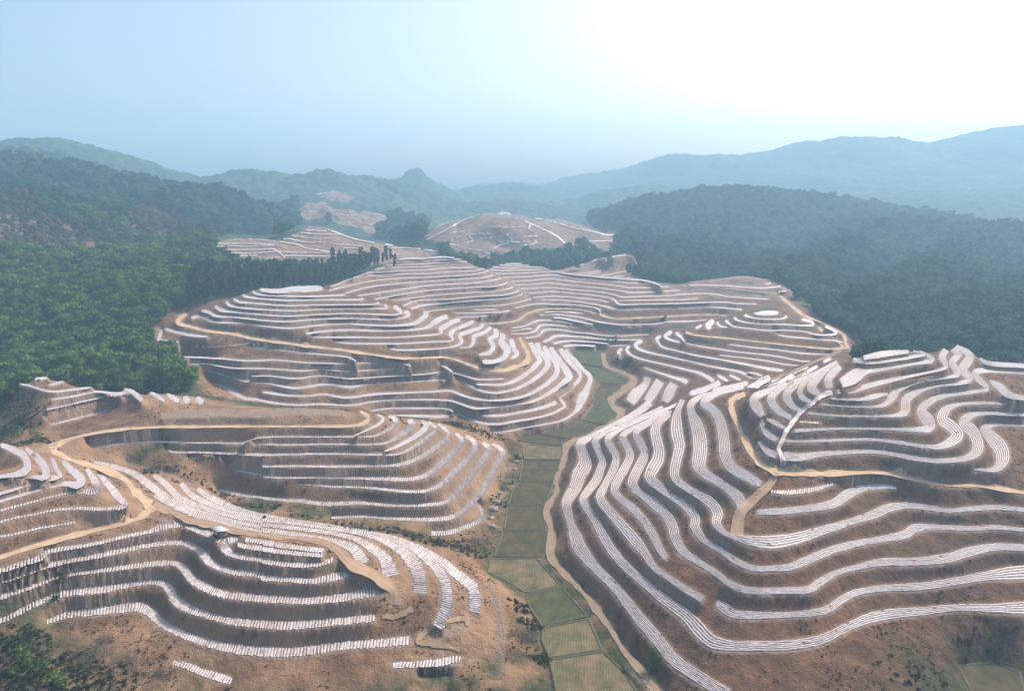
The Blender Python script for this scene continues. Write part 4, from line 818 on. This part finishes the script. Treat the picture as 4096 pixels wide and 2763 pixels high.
# thin film lines on the distant cleared hills
FARL = ['@q 110,525,10 200,480,8 300,430,8 370,390,10 450,350,8 560,325,8', '@q 680,318,12 740,308,16 790,322,10', '@q 930,440,14 945,400,14',
 '@q 640,598,8 700,570,8 760,550,9 795,535,9 780,505,12 740,480,8', '@q 640,615,10 685,652,10', '@q 530,517,7 640,510,7', '@q 900,375,8 1000,420,8 1100,465,10 1160,500,12 1240,570,10',
 '@q 950,360,7 1040,357,8 1150,385,9 1300,432,9 1450,460,8 1550,485,9 1620,480,8', '@q 435,548,6 490,530,7 450,498,6', '@q 890,575,8 960,560,8 1010,548,6', '@q 300,560,6 370,570,7',
 '@q 700,540,5 850,545,6 1000,535,5', '@q 560,620,6 680,655,6', '@q 1370,535,5 1500,537,6 1600,530,5', '@q 300,470,5 420,455,5', '@q 600,420,4 760,425,5 900,418,4', '@q 350,510,5 470,480,5 620,478,5', '@q 760,480,5 880,500,5 1000,495,5', '@q 420,600,6 560,610,5',
 '@p 110,580,8 250,577,7 420,577,6 600,568,8', '@p 180,632,8 420,635,6 620,622,6 760,628,5 1180,632,8', '@p 260,657,7 460,650,6', '@p 150,560,8 400,556,6 590,566,6', '@p 300,680,6 500,683,6 640,665,6',
 '@p 590,602,8 650,640,12 700,700,12', '@p 380,711,7 640,707,7 ', '@p 670,521,10 720,520,10 850,545,7 1000,545,5', '@p 740,495,10 900,515,5 1080,515,5', '@p 850,450,10 1010,456,6', '@p 810,470,10 980,483,5 1150,483,4', '@p 1020,440,12 1130,480,10 1240,520,8 1400,548,9', '@p 640,540,6 780,565,8 880,600,8 1100,628,8',
 '@p 660,655,5 900,658,6 1100,655,5', '@p 700,690,6 950,695,6', '@p 240,525,6 400,520,6 600,535,6', '@p 1480,560,12 1560,570,10', '@p 1530,590,6 1700,592,6 1900,620,10', '@p 1480,640,6 1600,640,5', '@p 200,610,5 420,606,5 600,600,5', '@p 1100,560,5 1300,575,5', '@p 1150,590,5 1350,598,5',
 '@p 930,160,6 1070,140,5', '@p 870,296,6 940,300,5', '@p 1390,312,8 1530,352,9', '@p 1100,320,4 1250,330,4', '@p 1350,400,6 1420,385,5']
for k, t in enumerate(FARL):
    far = 'the distant cleared centre hill' if t.startswith('@q') else 'the distant cleared left hills'
    nk = k if t.startswith('@q') else k - sum(a.startswith('@q') for a in FARL)
    o = draped('plastic_film_strip', t, M_FILM, 0.9, 640 if 'p' in t[:3] or 'q' in t[:3] else 300, 3)
    q = parse('x 0 x ' + t)[0][3]; 
    tag(o, 'thin pale film line, %s counted across %s' % ('first' if nk == 0 else ORD[nk], far), 'plastic film', 'plastic film strips laid on the terraces')

# ------------------------------------------------------------------ valley fields
for c, z, poly in FIELDS:
    W = [on_z(a, b, z) for a, b in poly]; cen = np.mean(W, 0); n = len(W); pts = []
    for i in range(n):
        a, b = W[i], W[(i + 1) % n]; m = max(2, int(np.hypot(*(b - a)) / 2))
        for k in range(m): pts.append(a + (b - a) * k / m)
    pts = np.array(pts); V_ = [np.r_[cen, z + .16]]; F_ = []; m = len(pts); rings = 6
    for r in range(1, rings + 1):
        q = cen + (pts - cen) * (r / rings) * (0.985 if r == rings else 1)
        for p in q: V_.append(np.r_[p, z + .16 + 0.05 * (random.random() - .5)])
    for i in range(m): F_.append((0, 1 + i, 1 + (i + 1) % m, 1 + (i + 1) % m))
    V_ = np.array(V_); Fq = []
    for r in range(rings - 1):
        for i in range(m):
            a = 1 + r * m + i; b = 1 + r * m + (i + 1) % m; Fq.append((a, b, b + m, a + m))
    tri = [(f[0], f[1], f[2]) for f in F_]
    me = bpy.data.meshes.new('field_plot'); me.from_pydata([tuple(v) for v in V_], [], tri + Fq); me.materials.append({'g': M_GREEN, 'n': M_GRASS, 's': M_STUB, 'f': M_GREEN}[c])
    o = bpy.data.objects.new('field', me); COL.objects.link(o); tag(o, 'small field on the valley floor', 'field', kind='structure')
    # low earth bank round the plot
    bv = []; bf = []
    for i in range(m):
        d = pts[(i + 1) % m] - pts[i - 1]; nn = np.array([-d[1], d[0]]); nn /= max(np.hypot(*nn), 1e-6)
        for t, h in ((-.5, .05), (-.15, .42), (.15, .42), (.5, .05)): bv.append((*(pts[i] + nn * t), z + h + .05 * random.random()))
    for i in range(m):
        for j in range(3): a = i * 4 + j; b = ((i + 1) % m) * 4 + j; bf.append((a, a + 1, b + 1, b))
    o = mesh_obj('field_bank', bv, bf, M_BUND, smooth=True); tag(o, 'low earth bank round a field', 'bank', kind='structure')

# ------------------------------------------------------------------ trees
def crown_mesh(name, m, seed, n=520, h=7.0, r=2.9, base=3.0, lobes=9, leaf=0.62, tall=False):
    rg = np.random.default_rng(seed); V_ = []; Fq = []
    L = []
    for i in range(lobes):
        a = rg.uniform(0, 6.28); rr = r * (rg.uniform(.15, .7) if not tall else rg.uniform(.05, .45)); zz = base + (h - base) * (i + .5) / lobes
        L.append((rr * math.cos(a), rr * math.sin(a), zz, r * rg.uniform(.42, .68) * (1 if not tall else .8), (h - base) / lobes * rg.uniform(1.2, 2.0)))
    for i in range(n):
        cx, cy, cz, lr, lh = L[rg.integers(lobes)]
        d = rg.normal(size=3); d /= np.linalg.norm(d); k = rg.uniform(.75, 1.05); p = np.array([cx + d[0] * lr * k, cy + d[1] * lr * k, cz + d[2] * lh * k])
        nrm = d + rg.normal(size=3) * .55; nrm[2] += .25; nrm /= np.linalg.norm(nrm)
        u = np.cross(nrm, rg.normal(size=3)); u /= np.linalg.norm(u); v = np.cross(nrm, u); s = leaf * rg.uniform(.55, 1.25)
        b = len(V_); V_ += [p + u * s, p + v * s * .8, p - u * s, p - v * s * .7]; Fq.append((b, b + 1, b + 2, b + 3))
    me_o = mesh_obj(name, V_, Fq, m); return me_o
def trunk_mesh(seed, h, r0, limbs=5):
    rg = random.Random(seed); V_ = []; Fq = []
    def tube(p0, p1, ra, rb, seg=4, lean=.15):
        b = len(V_); d = np.array(p1) - np.array(p0); u = np.cross(d, (0.3, 1, 0.1)); u /= np.linalg.norm(u); v = np.cross(d, u); v /= np.linalg.norm(v)
        off = np.zeros(3)
        for s in range(seg + 1):
            t = s / seg; c = np.array(p0) + d * t + off; off = off + np.array([rg.gauss(0, lean), rg.gauss(0, lean), 0]) * .5
            for k in range(6):
                a = k / 6 * 6.283; V_.append(c + (u * math.cos(a) + v * math.sin(a)) * (ra + (rb - ra) * t))
        for s in range(seg):
            for k in range(6): q = b + s * 6; Fq.append((q + k, q + (k + 1) % 6, q + 6 + (k + 1) % 6, q + 6 + k))
    tube((0, 0, -.6), (0, 0, h * .8), r0, r0 * .35, 5)
    for i in range(limbs):
        z = h * rg.uniform(.35, .7); a = rg.uniform(0, 6.28); l = h * rg.uniform(.18, .3); tube((0, 0, z), (l * math.cos(a), l * math.sin(a), z + l * .8), r0 * .4, r0 * .12, 2, .05)
    return V_, Fq
PROTO = []
specs = [('broadleaf_tree', M_LEAF, 7.5, 3.1, 2.4, 10, 560, .60, False), ('broadleaf_tree', M_LEAF, 9.0, 3.5, 3.0, 12, 640, .64, False),
         ('broadleaf_tree', M_LEAF, 6.5, 3.3, 2.0, 8, 520, .60, False), ('tall_tree', M_LEAFD, 16.0, 2.6, 5.0, 14, 620, .62, True), ('tall_tree', M_LEAFD, 13.5, 2.3, 4.5, 12, 560, .58, True),
         ('dry_tree', M_DRY, 7.0, 2.8, 1.8, 8, 420, .55, False),
         ('broadleaf_tree', M_LEAF_HAZE, 7.5, 3.0, 2.4, 11, 560, .56, False), ('broadleaf_tree', M_LEAF_HAZE, 9.5, 3.2, 3.0, 13, 640, .58, False)]
for k, (nm, m, h, r, b, lb, n, lf, tall) in enumerate(specs):
    root = empty(nm, (0, 0, 0)); c = crown_mesh('crown', m, 50 + k, n, h, r, b, lb, lf, tall); c.parent = root
    tv, tf = trunk_mesh(k, h, .22 if not tall else .28); t = mesh_obj('trunk', tv, tf, M_BARK, root, smooth=True); PROTO.append([root, c, t, 0])
def place(k, x, y, s, rz, label, group):
    root, c, t, used = PROTO[k]
    if used:
        r = root.copy(); COL.objects.link(r)
        for ch in (c, t): q = ch.copy(); COL.objects.link(q); q.parent = r
    else: r = root; PROTO[k][3] = 1
    r.location = (x, y, float(height(x, y)) - .15); r.rotation_euler = (0, 0, rz); r.scale = (s, s, s * random.uniform(.9, 1.12))
    tag(r, label, 'tree', group); return r
# candidate spots: jittered grid over the forested ground
cand = []
for y0, y1, sp, sc in ((150, 560, 5.6, 1.25), (560, 900, 6.6, 1.4), (900, 1500, 9.5, 1.95)):
    gy = np.arange(y0, y1, sp); gx = np.arange(-y1, y1, sp)
    gX, gY = np.meshgrid(gx, gy); gX = gX + rng.uniform(-.42, .42, gX.shape) * sp; gY = gY + rng.uniform(-.42, .42, gX.shape) * sp
    m = (np.abs(gX / gY) < .98); gX, gY = gX[m], gY[m]; cand.append(np.stack([gX, gY, sc * rng.uniform(.6, 1.35, len(gX))], 1))
cand = np.vstack(cand); cz = height(cand[:, 0], cand[:, 1]); bd = band_dist(cand[:, 0], cand[:, 1]); bd[cand[:, 1] > 960] = 99
cpx, cpy = to_px(cand[:, 0], cand[:, 1], cz)
ok = (bd > np.where(cpx < 1600, 5.5, 9)) & ~((cand[:, 1] < 300)) & ~((cand[:, 1] < 520) & (cpx > 900) & (cpx < 3200)) & ~((cand[:, 1] < 700) & (cpx > 1600) & (cpx < 3060) & (bd < 45)) & ~((cand[:, 1] < 430) & (bd < 26) & (cpx > 3000)) & ~((cand[:, 1] < 600) & (cpx > 1500) & (cpx < 3230) & (bd < 60))
for poly in CLEARED: ok &= ~((inpoly(cpx, cpy, poly) | inpoly(cpx, cpy - 26, poly) | inpoly(cpx, cpy + 16, poly)) & (cand[:, 1] > np.where(cpx < 1330, 600, 690)))
ok &= ~((cand[:, 1] < 345) & (cpx > 200) & (cpx < 3000))
isdry = np.zeros(len(cand), bool)
for poly in DRYZ: isdry |= inpoly(cpx, cpy, poly) & (cand[:, 1] > 450) & (cand[:, 1] < 1000)
ok &= ~(isdry & (rng.random(len(cand)) < .5))
ok &= ~((cpx > 780) & (cpx < 1700) & (cand[:, 1] < 480 + (cpx - 800) * .2))
tallz = (cpx > 760) & (cpx < 1640) & (cand[:, 1] > 470) & (cand[:, 1] < 740) & (bd < 70)
cand[tallz, 2] = 1.12 * rng.uniform(.75, 1.2, tallz.sum())
# visibility against the terrain: the tree's middle must clear the ground in front of it
def visible(c, z):
    v = np.ones(len(c), bool)
    for f in np.linspace(.25, .985, 60):
        g = height(c[:, 0] * f, c[:, 1] * f); v &= (CAM_H + (z + 9 - CAM_H) * f) > g
    return v
vis = visible(cand, cz); ok &= vis
kindT = np.where(isdry, 5, np.where(tallz, 3 + (rng.random(len(cand)) < .5), np.floor(rng.random(len(cand)) * 3))).astype(int)
kindT = np.where((kindT < 3) & ((cpx > 1900) | (cand[:, 1] > 760)), 6 + (rng.random(len(cand)) < .4), kindT)
cand[kindT >= 6, 2] *= np.where(cand[kindT >= 6, 1] < 900, .86, 1.0)
idx = np.nonzero(ok)[0]; inv = idx[(cpx[idx] > -100) & (cpx[idx] < 4200)]
dd = np.hypot(cand[inv, 0], cand[inv, 1]); near = inv[np.argsort(dd)[:280]]; rest = np.setdiff1d(idx, near)
print('trees', len(idx), 'near', len(near))
for i in near:
    x, y, s = cand[i]; k = int(kindT[i]); left = cpx[i] < 2000
    if k >= 3 and k < 5: lab, gr = 'tall dark slender tree in the row behind the centre left hill', 'tall trees behind the centre left hill'
    elif left: lab, gr = 'leafy green tree in the near forest below the left ridges', 'green trees of the left forest edge'
    else: lab, gr = 'dark green tree at the forest edge behind the right hills', 'green trees of the right forest edge'
    place(k, x, y, s, random.uniform(0, 6.28), lab, gr)
for k, P_ in enumerate(PROTO):
    if not P_[3]:
        j = [i for i in rest if kindT[i] == k] or [rest[0]]; j = j[0]; x, y, s = cand[j]
        place(k, x, y, s, 0, ['broad green tree standing in the forest'] * 3 and {6: 'dark green tree at the forest edge behind the right hills', 7: 'dark green tree at the forest edge behind the right hills', 3: 'tall dark slender tree in the row behind the centre left hill', 4: 'tall dark slender tree in the row behind the centre left hill', 5: 'dry brown tree on the brown slope at the left edge'}.get(k, 'leafy green tree in the near forest below the left ridges'), {6: 'green trees of the right forest edge', 7: 'green trees of the right forest edge', 3: 'tall trees behind the centre left hill', 4: 'tall trees behind the centre left hill', 5: 'dry trees on the brown slope'}.get(k, 'green trees of the left forest edge')); rest = rest[rest != j]
def gn_forest(name, sel, objs, label):
    me = bpy.data.meshes.new(name); n = len(sel); z = height(cand[sel, 0], cand[sel, 1]) - .3
    me.vertices.add(n); me.vertices.foreach_set('co', np.stack([cand[sel, 0], cand[sel, 1], z], 1).astype(np.float32).ravel())
    at = me.attributes.new('rot', 'FLOAT_VECTOR', 'POINT'); rv = np.zeros((n, 3), np.float32); rv[:, 2] = rng.uniform(0, 6.28, n); at.data.foreach_set('vector', rv.ravel())
    at = me.attributes.new('sc', 'FLOAT', 'POINT'); at.data.foreach_set('value', cand[sel, 2].astype(np.float32))
    o = bpy.data.objects.new(name, me); COL.objects.link(o)
    ng = bpy.data.node_groups.new(name, 'GeometryNodeTree'); ng.interface.new_socket('Geometry', in_out='INPUT', socket_type='NodeSocketGeometry'); ng.interface.new_socket('Geometry', in_out='OUTPUT', socket_type='NodeSocketGeometry')
    gi = ng.nodes.new('NodeGroupInput'); go = ng.nodes.new('NodeGroupOutput'); L = ng.links
    ip = ng.nodes.new('GeometryNodeInstanceOnPoints'); L.new(gi.outputs[0], ip.inputs['Points'])
    g2i = ng.nodes.new('GeometryNodeGeometryToInstance')
    for q in objs[::-1]:
        oi = ng.nodes.new('GeometryNodeObjectInfo'); oi.inputs[0].default_value = q; oi.transform_space = 'ORIGINAL'; oi.inputs['As Instance'].default_value = True
        L.new(oi.outputs['Geometry'], g2i.inputs[0])
    L.new(g2i.outputs[0], ip.inputs['Instance']); ip.inputs['Pick Instance'].default_value = True
    for an, dt, sock in (('rot', 'FLOAT_VECTOR', 'Rotation'), ('sc', 'FLOAT', 'Scale')):
        a = ng.nodes.new('GeometryNodeInputNamedAttribute'); a.data_type = dt; a.inputs[0].default_value = an; L.new(a.outputs[0], ip.inputs[sock])
    L.new(ip.outputs[0], go.inputs[0]); md = o.modifiers.new('scatter', 'NODES'); md.node_group = ng
    tag(o, label, 'forest', kind='stuff'); return o
gn_forest('forest', rest[kindT[rest] < 3], [PROTO[0][1], PROTO[1][1], PROTO[2][1]], 'dense fresh green forest on the left slope')
gn_forest('hill_forest', rest[kindT[rest] >= 6], [PROTO[6][1], PROTO[7][1]], 'forest coloured with haze blue on the hills at the right and far left')
gn_forest('tall_forest', rest[(kindT[rest] == 3) | (kindT[rest] == 4)], [PROTO[3][1], PROTO[4][1]], 'belt of tall dark trees behind the centre left hill')
gn_forest('dry_scrub', rest[kindT[rest] == 5], [PROTO[5][1]], 'dry brown scrub on the slope at the left edge')

# ------------------------------------------------------------------ weeds on the banks
wx = rng.uniform(-.84, .84, 90000); wy = 95 + 360 * rng.random(90000) ** .8; wx = wx * wy
fi = np.interp(np.log(wy), lny, np.arange(NNEAR)).astype(int); fj = ((wx / wy - sx[0]) / 0.0026).astype(int)
okw = (e[fi, fj] < .3) & (vnoise(wx / 9, wy / 9, 71) + .5 * vnoise(wx / 3, wy / 3, 72) > .10) & (BD[fi, fj] < 30)
WX, WY = wx[okw], wy[okw]
tuft = crown_mesh('foliage', M_WEED, 4242, 46, 1.0, .75, 0.0, 5, .26); ts = empty('weed_clump', (0, 0, 0)); tuft.parent = ts
qq = on_z(1060, 2090, 9); ts.location = (qq[0], qq[1], float(height(qq[0], qq[1]))); tag(ts, 'small olive weed clump on the bank above the gully behind the hut', 'weed')
cand = np.vstack([cand, np.stack([WX, WY, rng.uniform(.2, .62, len(WX))], 1)])
gn_forest('weeds', np.arange(len(cand) - len(WX), len(cand)), [tuft], 'olive and brown weeds growing on the terrace banks')

ux, uy = [], []
for px, py, r, n in ((80, 2660, 9, 260), (220, 2720, 9, 260), (380, 2740, 8, 160), (60, 2560, 6, 90), (80, 1700, 9, 200), (60, 1600, 12, 240), (60, 1500, 14, 200), (130, 1770, 6, 90),
                     (640, 1895, 5, 60), (760, 1930, 5, 70), (900, 1985, 5, 70), (1050, 2040, 5, 70), (1200, 2080, 5, 70), (1380, 2105, 5, 80), (1560, 2125, 5, 80), (1720, 2165, 6, 110), (1850, 2190, 6, 110),
                     (2010, 2010, 4, 60), (2030, 1930, 4, 60), (2060, 1830, 3, 40), (1850, 1705, 7, 110), (1950, 1740, 6, 90), (2250, 1700, 5, 50), (2350, 1640, 5, 50), (2130, 2500, 3, 60), (2080, 2430, 3, 50), (2180, 2640, 3, 60),
                     (3650, 2740, 8, 60), (3980, 2640, 8, 50), (2480, 1455, 9, 140), (1620, 1700, 6, 60)):
    q = hit(px, py); a = rng.uniform(0, 6.28, n); d = r * rng.random(n) ** .6; ux.append(q[0] + 1.5 * d * np.cos(a)); uy.append(q[1] + d * np.sin(a))
ux = np.concatenate(ux); uy = np.concatenate(uy)
fi = np.interp(np.log(uy), lny, np.arange(NNEAR)).astype(int); fj = np.clip(((ux / uy - sx[0]) / 0.0026).astype(int), 0, NC - 1); ku = e[fi, fj] < .25; ux = ux[ku]; uy = uy[ku]
bush = crown_mesh('foliage', M_LEAFD, 777, 90, 1.1, .8, 0.0, 6, .24); bs = empty('low_bush', (0, 0, 0)); bush.parent = bs
qq = hit(1480, 2125); bs.location = tuple(qq); tag(bs, 'low dark bush in the gully right of the hut, next to the brush heap', 'bush')
cand = np.vstack([cand, np.stack([ux, uy, rng.uniform(.25, 1.0, len(ux))], 1)])
gn_forest('undergrowth', np.arange(len(cand) - len(ux), len(cand)), [bush, tuft], 'dark undergrowth in the gullies and along the valley edge')

# ------------------------------------------------------------------ hut
def box(V_, F_, x0, x1, y0, y1, z0, z1):
    b = len(V_); V_ += [(x, y, z) for z in (z0, z1) for x, y in ((x0, y0), (x1, y0), (x1, y1), (x0, y1))]
    F_ += [(b, b + 3, b + 2, b + 1), (b + 4, b + 5, b + 6, b + 7)] + [(b + i, b + (i + 1) % 4, b + 4 + (i + 1) % 4, b + 4 + i) for i in range(4)]
p = on_z(882, 2143, 16.8); hut = empty('field_hut', (p[0], p[1], float(height(p[0], p[1])) + .05), R(-38)); hut.scale = (1.25,) * 3
tag(hut, 'small open hut with a pale tin roof beside the dirt track', 'hut')
v, f = [], []; box(v, f, -1.5, 1.5, 1.0, 1.08, 0, 1.78); box(v, f, 1.42, 1.5, -1.3, 1.0, 0, 1.8); box(v, f, -1.5, -1.42, -.1, 1.0, 0, 1.75)
mesh_obj('wall', v, f, M_WALL, hut)
v = [(-1.9, -1.7, 2.55), (1.9, -1.7, 2.55), (1.9, 1.4, 1.75), (-1.9, 1.4, 1.75)]
v = v + [(a, q_, c - .07) for a, q_, c in v]; mesh_obj('roof', v, [(0, 1, 2, 3), (7, 6, 5, 4), (0, 4, 5, 1), (1, 5, 6, 2), (2, 6, 7, 3), (3, 7, 4, 0)], M_TIN, hut)
for a in (-1.7, 0, 1.7):
    v, f = [], []; box(v, f, a - .05, a + .05, -1.5, -1.4, 0, 2.44); mesh_obj('post', v, f, M_DEAD, hut)
v, f = [], []; box(v, f, -1.2, 1.0, -.2, .9, 0.02, .5); mesh_obj('bench', v, f, M_WALL, hut)
v, f = [], []; box(v, f, -1.45, 1.2, -1.22, -1.19, 0.1, 1.1); mesh_obj('shade_sheet', v, f, M_SHADE, hut)  # added dark sheet, stands in for the shade in the open front

# ------------------------------------------------------------------ shrubs, brush piles, rocks
def shrub(px, py, z, s, m, label, name='shrub', grp=None, n=150):
    q = on_z(px, py, z) if z is not None else hit(px, py); r = empty(name, (q[0], q[1], float(height(q[0], q[1]))), random.uniform(0, 6))
    c = crown_mesh('foliage', m, random.randint(0, 9999), n, 1.7 * s, 1.1 * s, .1 * s, 6, .26 * s ** .5); c.parent = r
    tv, tf = trunk_mesh(random.randint(0, 999), 1.2 * s, .06 * s, 3); mesh_obj('stem', tv, tf, M_DEAD, r); tag(r, label, 'shrub', grp); return r
def brush(px, py, s, label, n=110):
    q = hit(px, py); V_, F_ = [], []; rg = random.Random(px)
    for i in range(n):
        a = rg.uniform(0, 6.28); d = s * rg.random() ** .6; x, y = q[0] + d * math.cos(a), q[1] + d * .6 * math.sin(a); l = rg.uniform(.5, 1.6) * s ** .4; t = rg.uniform(0, 6.28); el = rg.uniform(-.1, .7)
        z = float(height(x, y)) + .1; u = np.array([math.cos(t) * math.cos(el), math.sin(t) * math.cos(el), math.sin(el)]) * l; w = np.cross(u, (0, 0, 1)); w = w / np.linalg.norm(w) * rg.uniform(.04, .10); k = np.cross(u, w); k = k / np.linalg.norm(k) * .06
        b = len(V_); P0 = np.array([x, y, z]); V_ += [P0 - w, P0 + w, P0 + k, P0 + u - w * .3, P0 + u + w * .3, P0 + u + k * .3]; F_ += [(b, b + 1, b + 4, b + 3), (b + 1, b + 2, b + 5, b + 4), (b + 2, b, b + 3, b + 5)]
    o = mesh_obj('brush_pile', V_, F_, M_DEAD); tag(o, label, 'brush pile'); return o
for k, (px, py, s, lab) in enumerate([
    (330, 2620, 6, 'tangled dead branches under the front left terrace'), (520, 2660, 6, 'larger tangle of dead roots at the bottom left'),
    (420, 2560, 3.0, 'dark dead branches beside the tall bare sapling'), (640, 2700, 4, 'dead branches hanging over the lowest left bank'),
    (870, 1595, 4.0, 'dark brush heap in the gully left of centre'), (620, 1880, 3.5, 'grey brush heap in the gully above the sand road junction'),
    (690, 1880, 3.5, 'grey brush heap just right of the sand road gully heap'), (960, 2020, 3.5, 'grey brush heap in the gully behind the hut'), (1430, 2110, 3.5, 'dark brush heap in the gully right of the hut'),
    (1620, 2130, 3.5, 'dark brush heap at the lower end of the gully'), (1860, 2190, 4, 'dark brush at the gully mouth beside the field'), (1900, 2170, 3, 'grey branches lying at the edge of the first field'),
    (1820, 1690, 3.5, 'brush along the foot of the centre left hill'), (2080, 2550, 4, 'brush on the bank beside the lower fields'), (2030, 1960, 3.5, 'dead brush below the right end of the mound hill')]):
    brush(px, py, s, lab)
SG = 'shrubs on the banks of the terraces'
for k, (px, py, s, m, lab) in enumerate([
    (90, 2680, 3.2, M_LEAF, 'bright green bush in the bottom left corner'), (170, 2700, 3.0, M_LEAF, 'green bush second from the bottom left corner'),
    (60, 2600, 2.8, M_LEAFD, 'dark bush above the bottom left corner bush'), (240, 2740, 2.6, M_LEAF, 'low green bush third from the bottom left corner'), (120, 2560, 2.4, M_LEAFD, 'dark bush below the lowest left bank'),
    (250, 2350, 1.7, M_LEAFD, 'small dark shrub growing through the film on the left'), (225, 2395, 1.3, M_LEAFD, 'smaller shrub just below the dark shrub in the film'),
    (2620, 2650, 1.8, M_LEAF, 'green shrub between the valley road and the right front hill'), (2600, 2690, 1.5, M_LEAF, 'low green shrub beside the valley road at the bottom'),
    (100, 1700, 3.0, M_LEAFD, 'dark shrub at the left edge above the sand road'), (60, 1750, 3.0, M_LEAF, 'green shrub at the left edge above the film slope'), (150, 1760, 2.6, M_LEAF, 'green shrub beside the bend of the sand road'),
    (60, 1660, 3.4, M_LEAFD, 'large dark shrub at the left edge'), (110, 1640, 3.2, M_LEAFD, 'dark shrub left of the small film slope'), (60, 1580, 3.6, M_LEAFD, 'dark shrub under the left forest'), (40, 1500, 3.6, M_LEAFD, 'dark shrub highest at the left edge'),
    (2460, 1367, 2.2, M_LEAFD, 'small dark tree-like shrub at the head of the fields'), (2430, 1370, 1.6, M_LEAFD, 'low dark shrub at the head of the fields'), (2650, 1290, 1.8, M_LEAFD, 'dark shrub on the concave slope near the road bend'), (2660, 1275, 1.5, M_LEAFD, 'lone dark shrub above the road bend shrub'),
    (2000, 1275, 2.2, M_LEAFD, 'dark shrub at the foot of the middle rear hill'), (2040, 1270, 2.0, M_LEAFD, 'dark shrub right of centre at the foot of the middle rear hill'), (1960, 1280, 1.9, M_LEAFD, 'dark shrub at the left under the middle rear hill'), (1920, 1282, 1.6, M_LEAFD, 'small shrub near the pale track under the middle rear hill'),
    (2470, 1445, 2.0, M_LEAFD, 'scrub beside the valley road bend, upper'), (2500, 1470, 2.2, M_LEAFD, 'scrub beside the valley road bend, middle'), (2540, 1480, 2.0, M_LEAFD, 'scrub beside the valley road bend, lower right'), (2520, 1450, 2.0, M_LEAFD, 'scrub above the valley road bend')]):
    shrub(px, py, None, s, m, lab, grp=SG)
# a bare sapling at the bottom left
q = hit(285, 2650); r = empty('bare_sapling', tuple(q)); tv, tf = trunk_mesh(5, 7.5, .09, 4); mesh_obj('trunk', tv, tf, M_BARK, r); tag(r, 'thin pale bare sapling standing before the lowest left terrace', 'tree')
# pale rocks on the right foot of the mound hill
def rock(px, py, s, lab):
    q = hit(px, py); V_, F_ = [], []; rg = np.random.default_rng(px); n, m = 7, 9
    for i in range(n + 1):
        for j in range(m):
            a, b = math.pi * i / n, 2 * math.pi * j / m; k = s * (1 + rg.uniform(-.22, .22)); V_.append((q[0] + k * math.sin(a) * math.cos(b), q[1] + k * .8 * math.sin(a) * math.sin(b), q[2] + k * .55 * math.cos(a)))
    for i in range(n):
        for j in range(m): F_.append((i * m + j, (i + 1) * m + j, (i + 1) * m + (j + 1) % m, i * m + (j + 1) % m))
    o = mesh_obj('rock', V_, F_, M_ROCK); tag(o, lab, 'rock', 'pale rocks at the foot of the mound hill')
for px, py, s, lab in ((1985, 2010, 1.9, 'pale pinkish rock, upper of the outcrop by the fields'), (1972, 2040, 2.2, 'large pale rock in the middle of the outcrop by the fields'), (1960, 2075, 1.8, 'pale rock third down the outcrop by the fields'),
                       (1965, 2105, 1.5, 'small pale rock lowest in the outcrop by the fields'), (2065, 1850, 1.4, 'grey rock beside the field at the tip of the mound hill'), (2058, 1880, 1.3, 'grey rock just below the tip rock of the mound hill'), (1995, 1975, 1.2, 'small grey rock topping the outcrop by the fields')): rock(px, py, s, lab)

# ------------------------------------------------------------------ haze
def add_haze():
    m = bpy.data.materials.new('haze'); m.use_nodes = True; nt = m.node_tree; nt.nodes.clear()
    o_ = nt.nodes.new('ShaderNodeOutputMaterial'); pv = nt.nodes.new('ShaderNodeVolumePrincipled')
    pv.inputs['Color'].default_value = HAZE_COL; pv.inputs['Density'].default_value = HAZE; pv.inputs['Anisotropy'].default_value = 0.15
    nt.links.new(pv.outputs[0], o_.inputs['Volume'])
    v, f = [], []; top = float(max(ZT.max() + 12, CAM_H + 10)); box(v, f, -3700, 3700, -60, 3640, float(ZT.min()) - 8, top)
    o = mesh_obj('haze', v, f, m); tag(o, 'thin blue haze in the air', 'haze', kind='stuff')
    scene.cycles.volume_bounces = 1
HAZE_COL = (0.47, 0.76, 1.0, 1)
add_haze()
print('height range', ZT.min(), ZT.max())
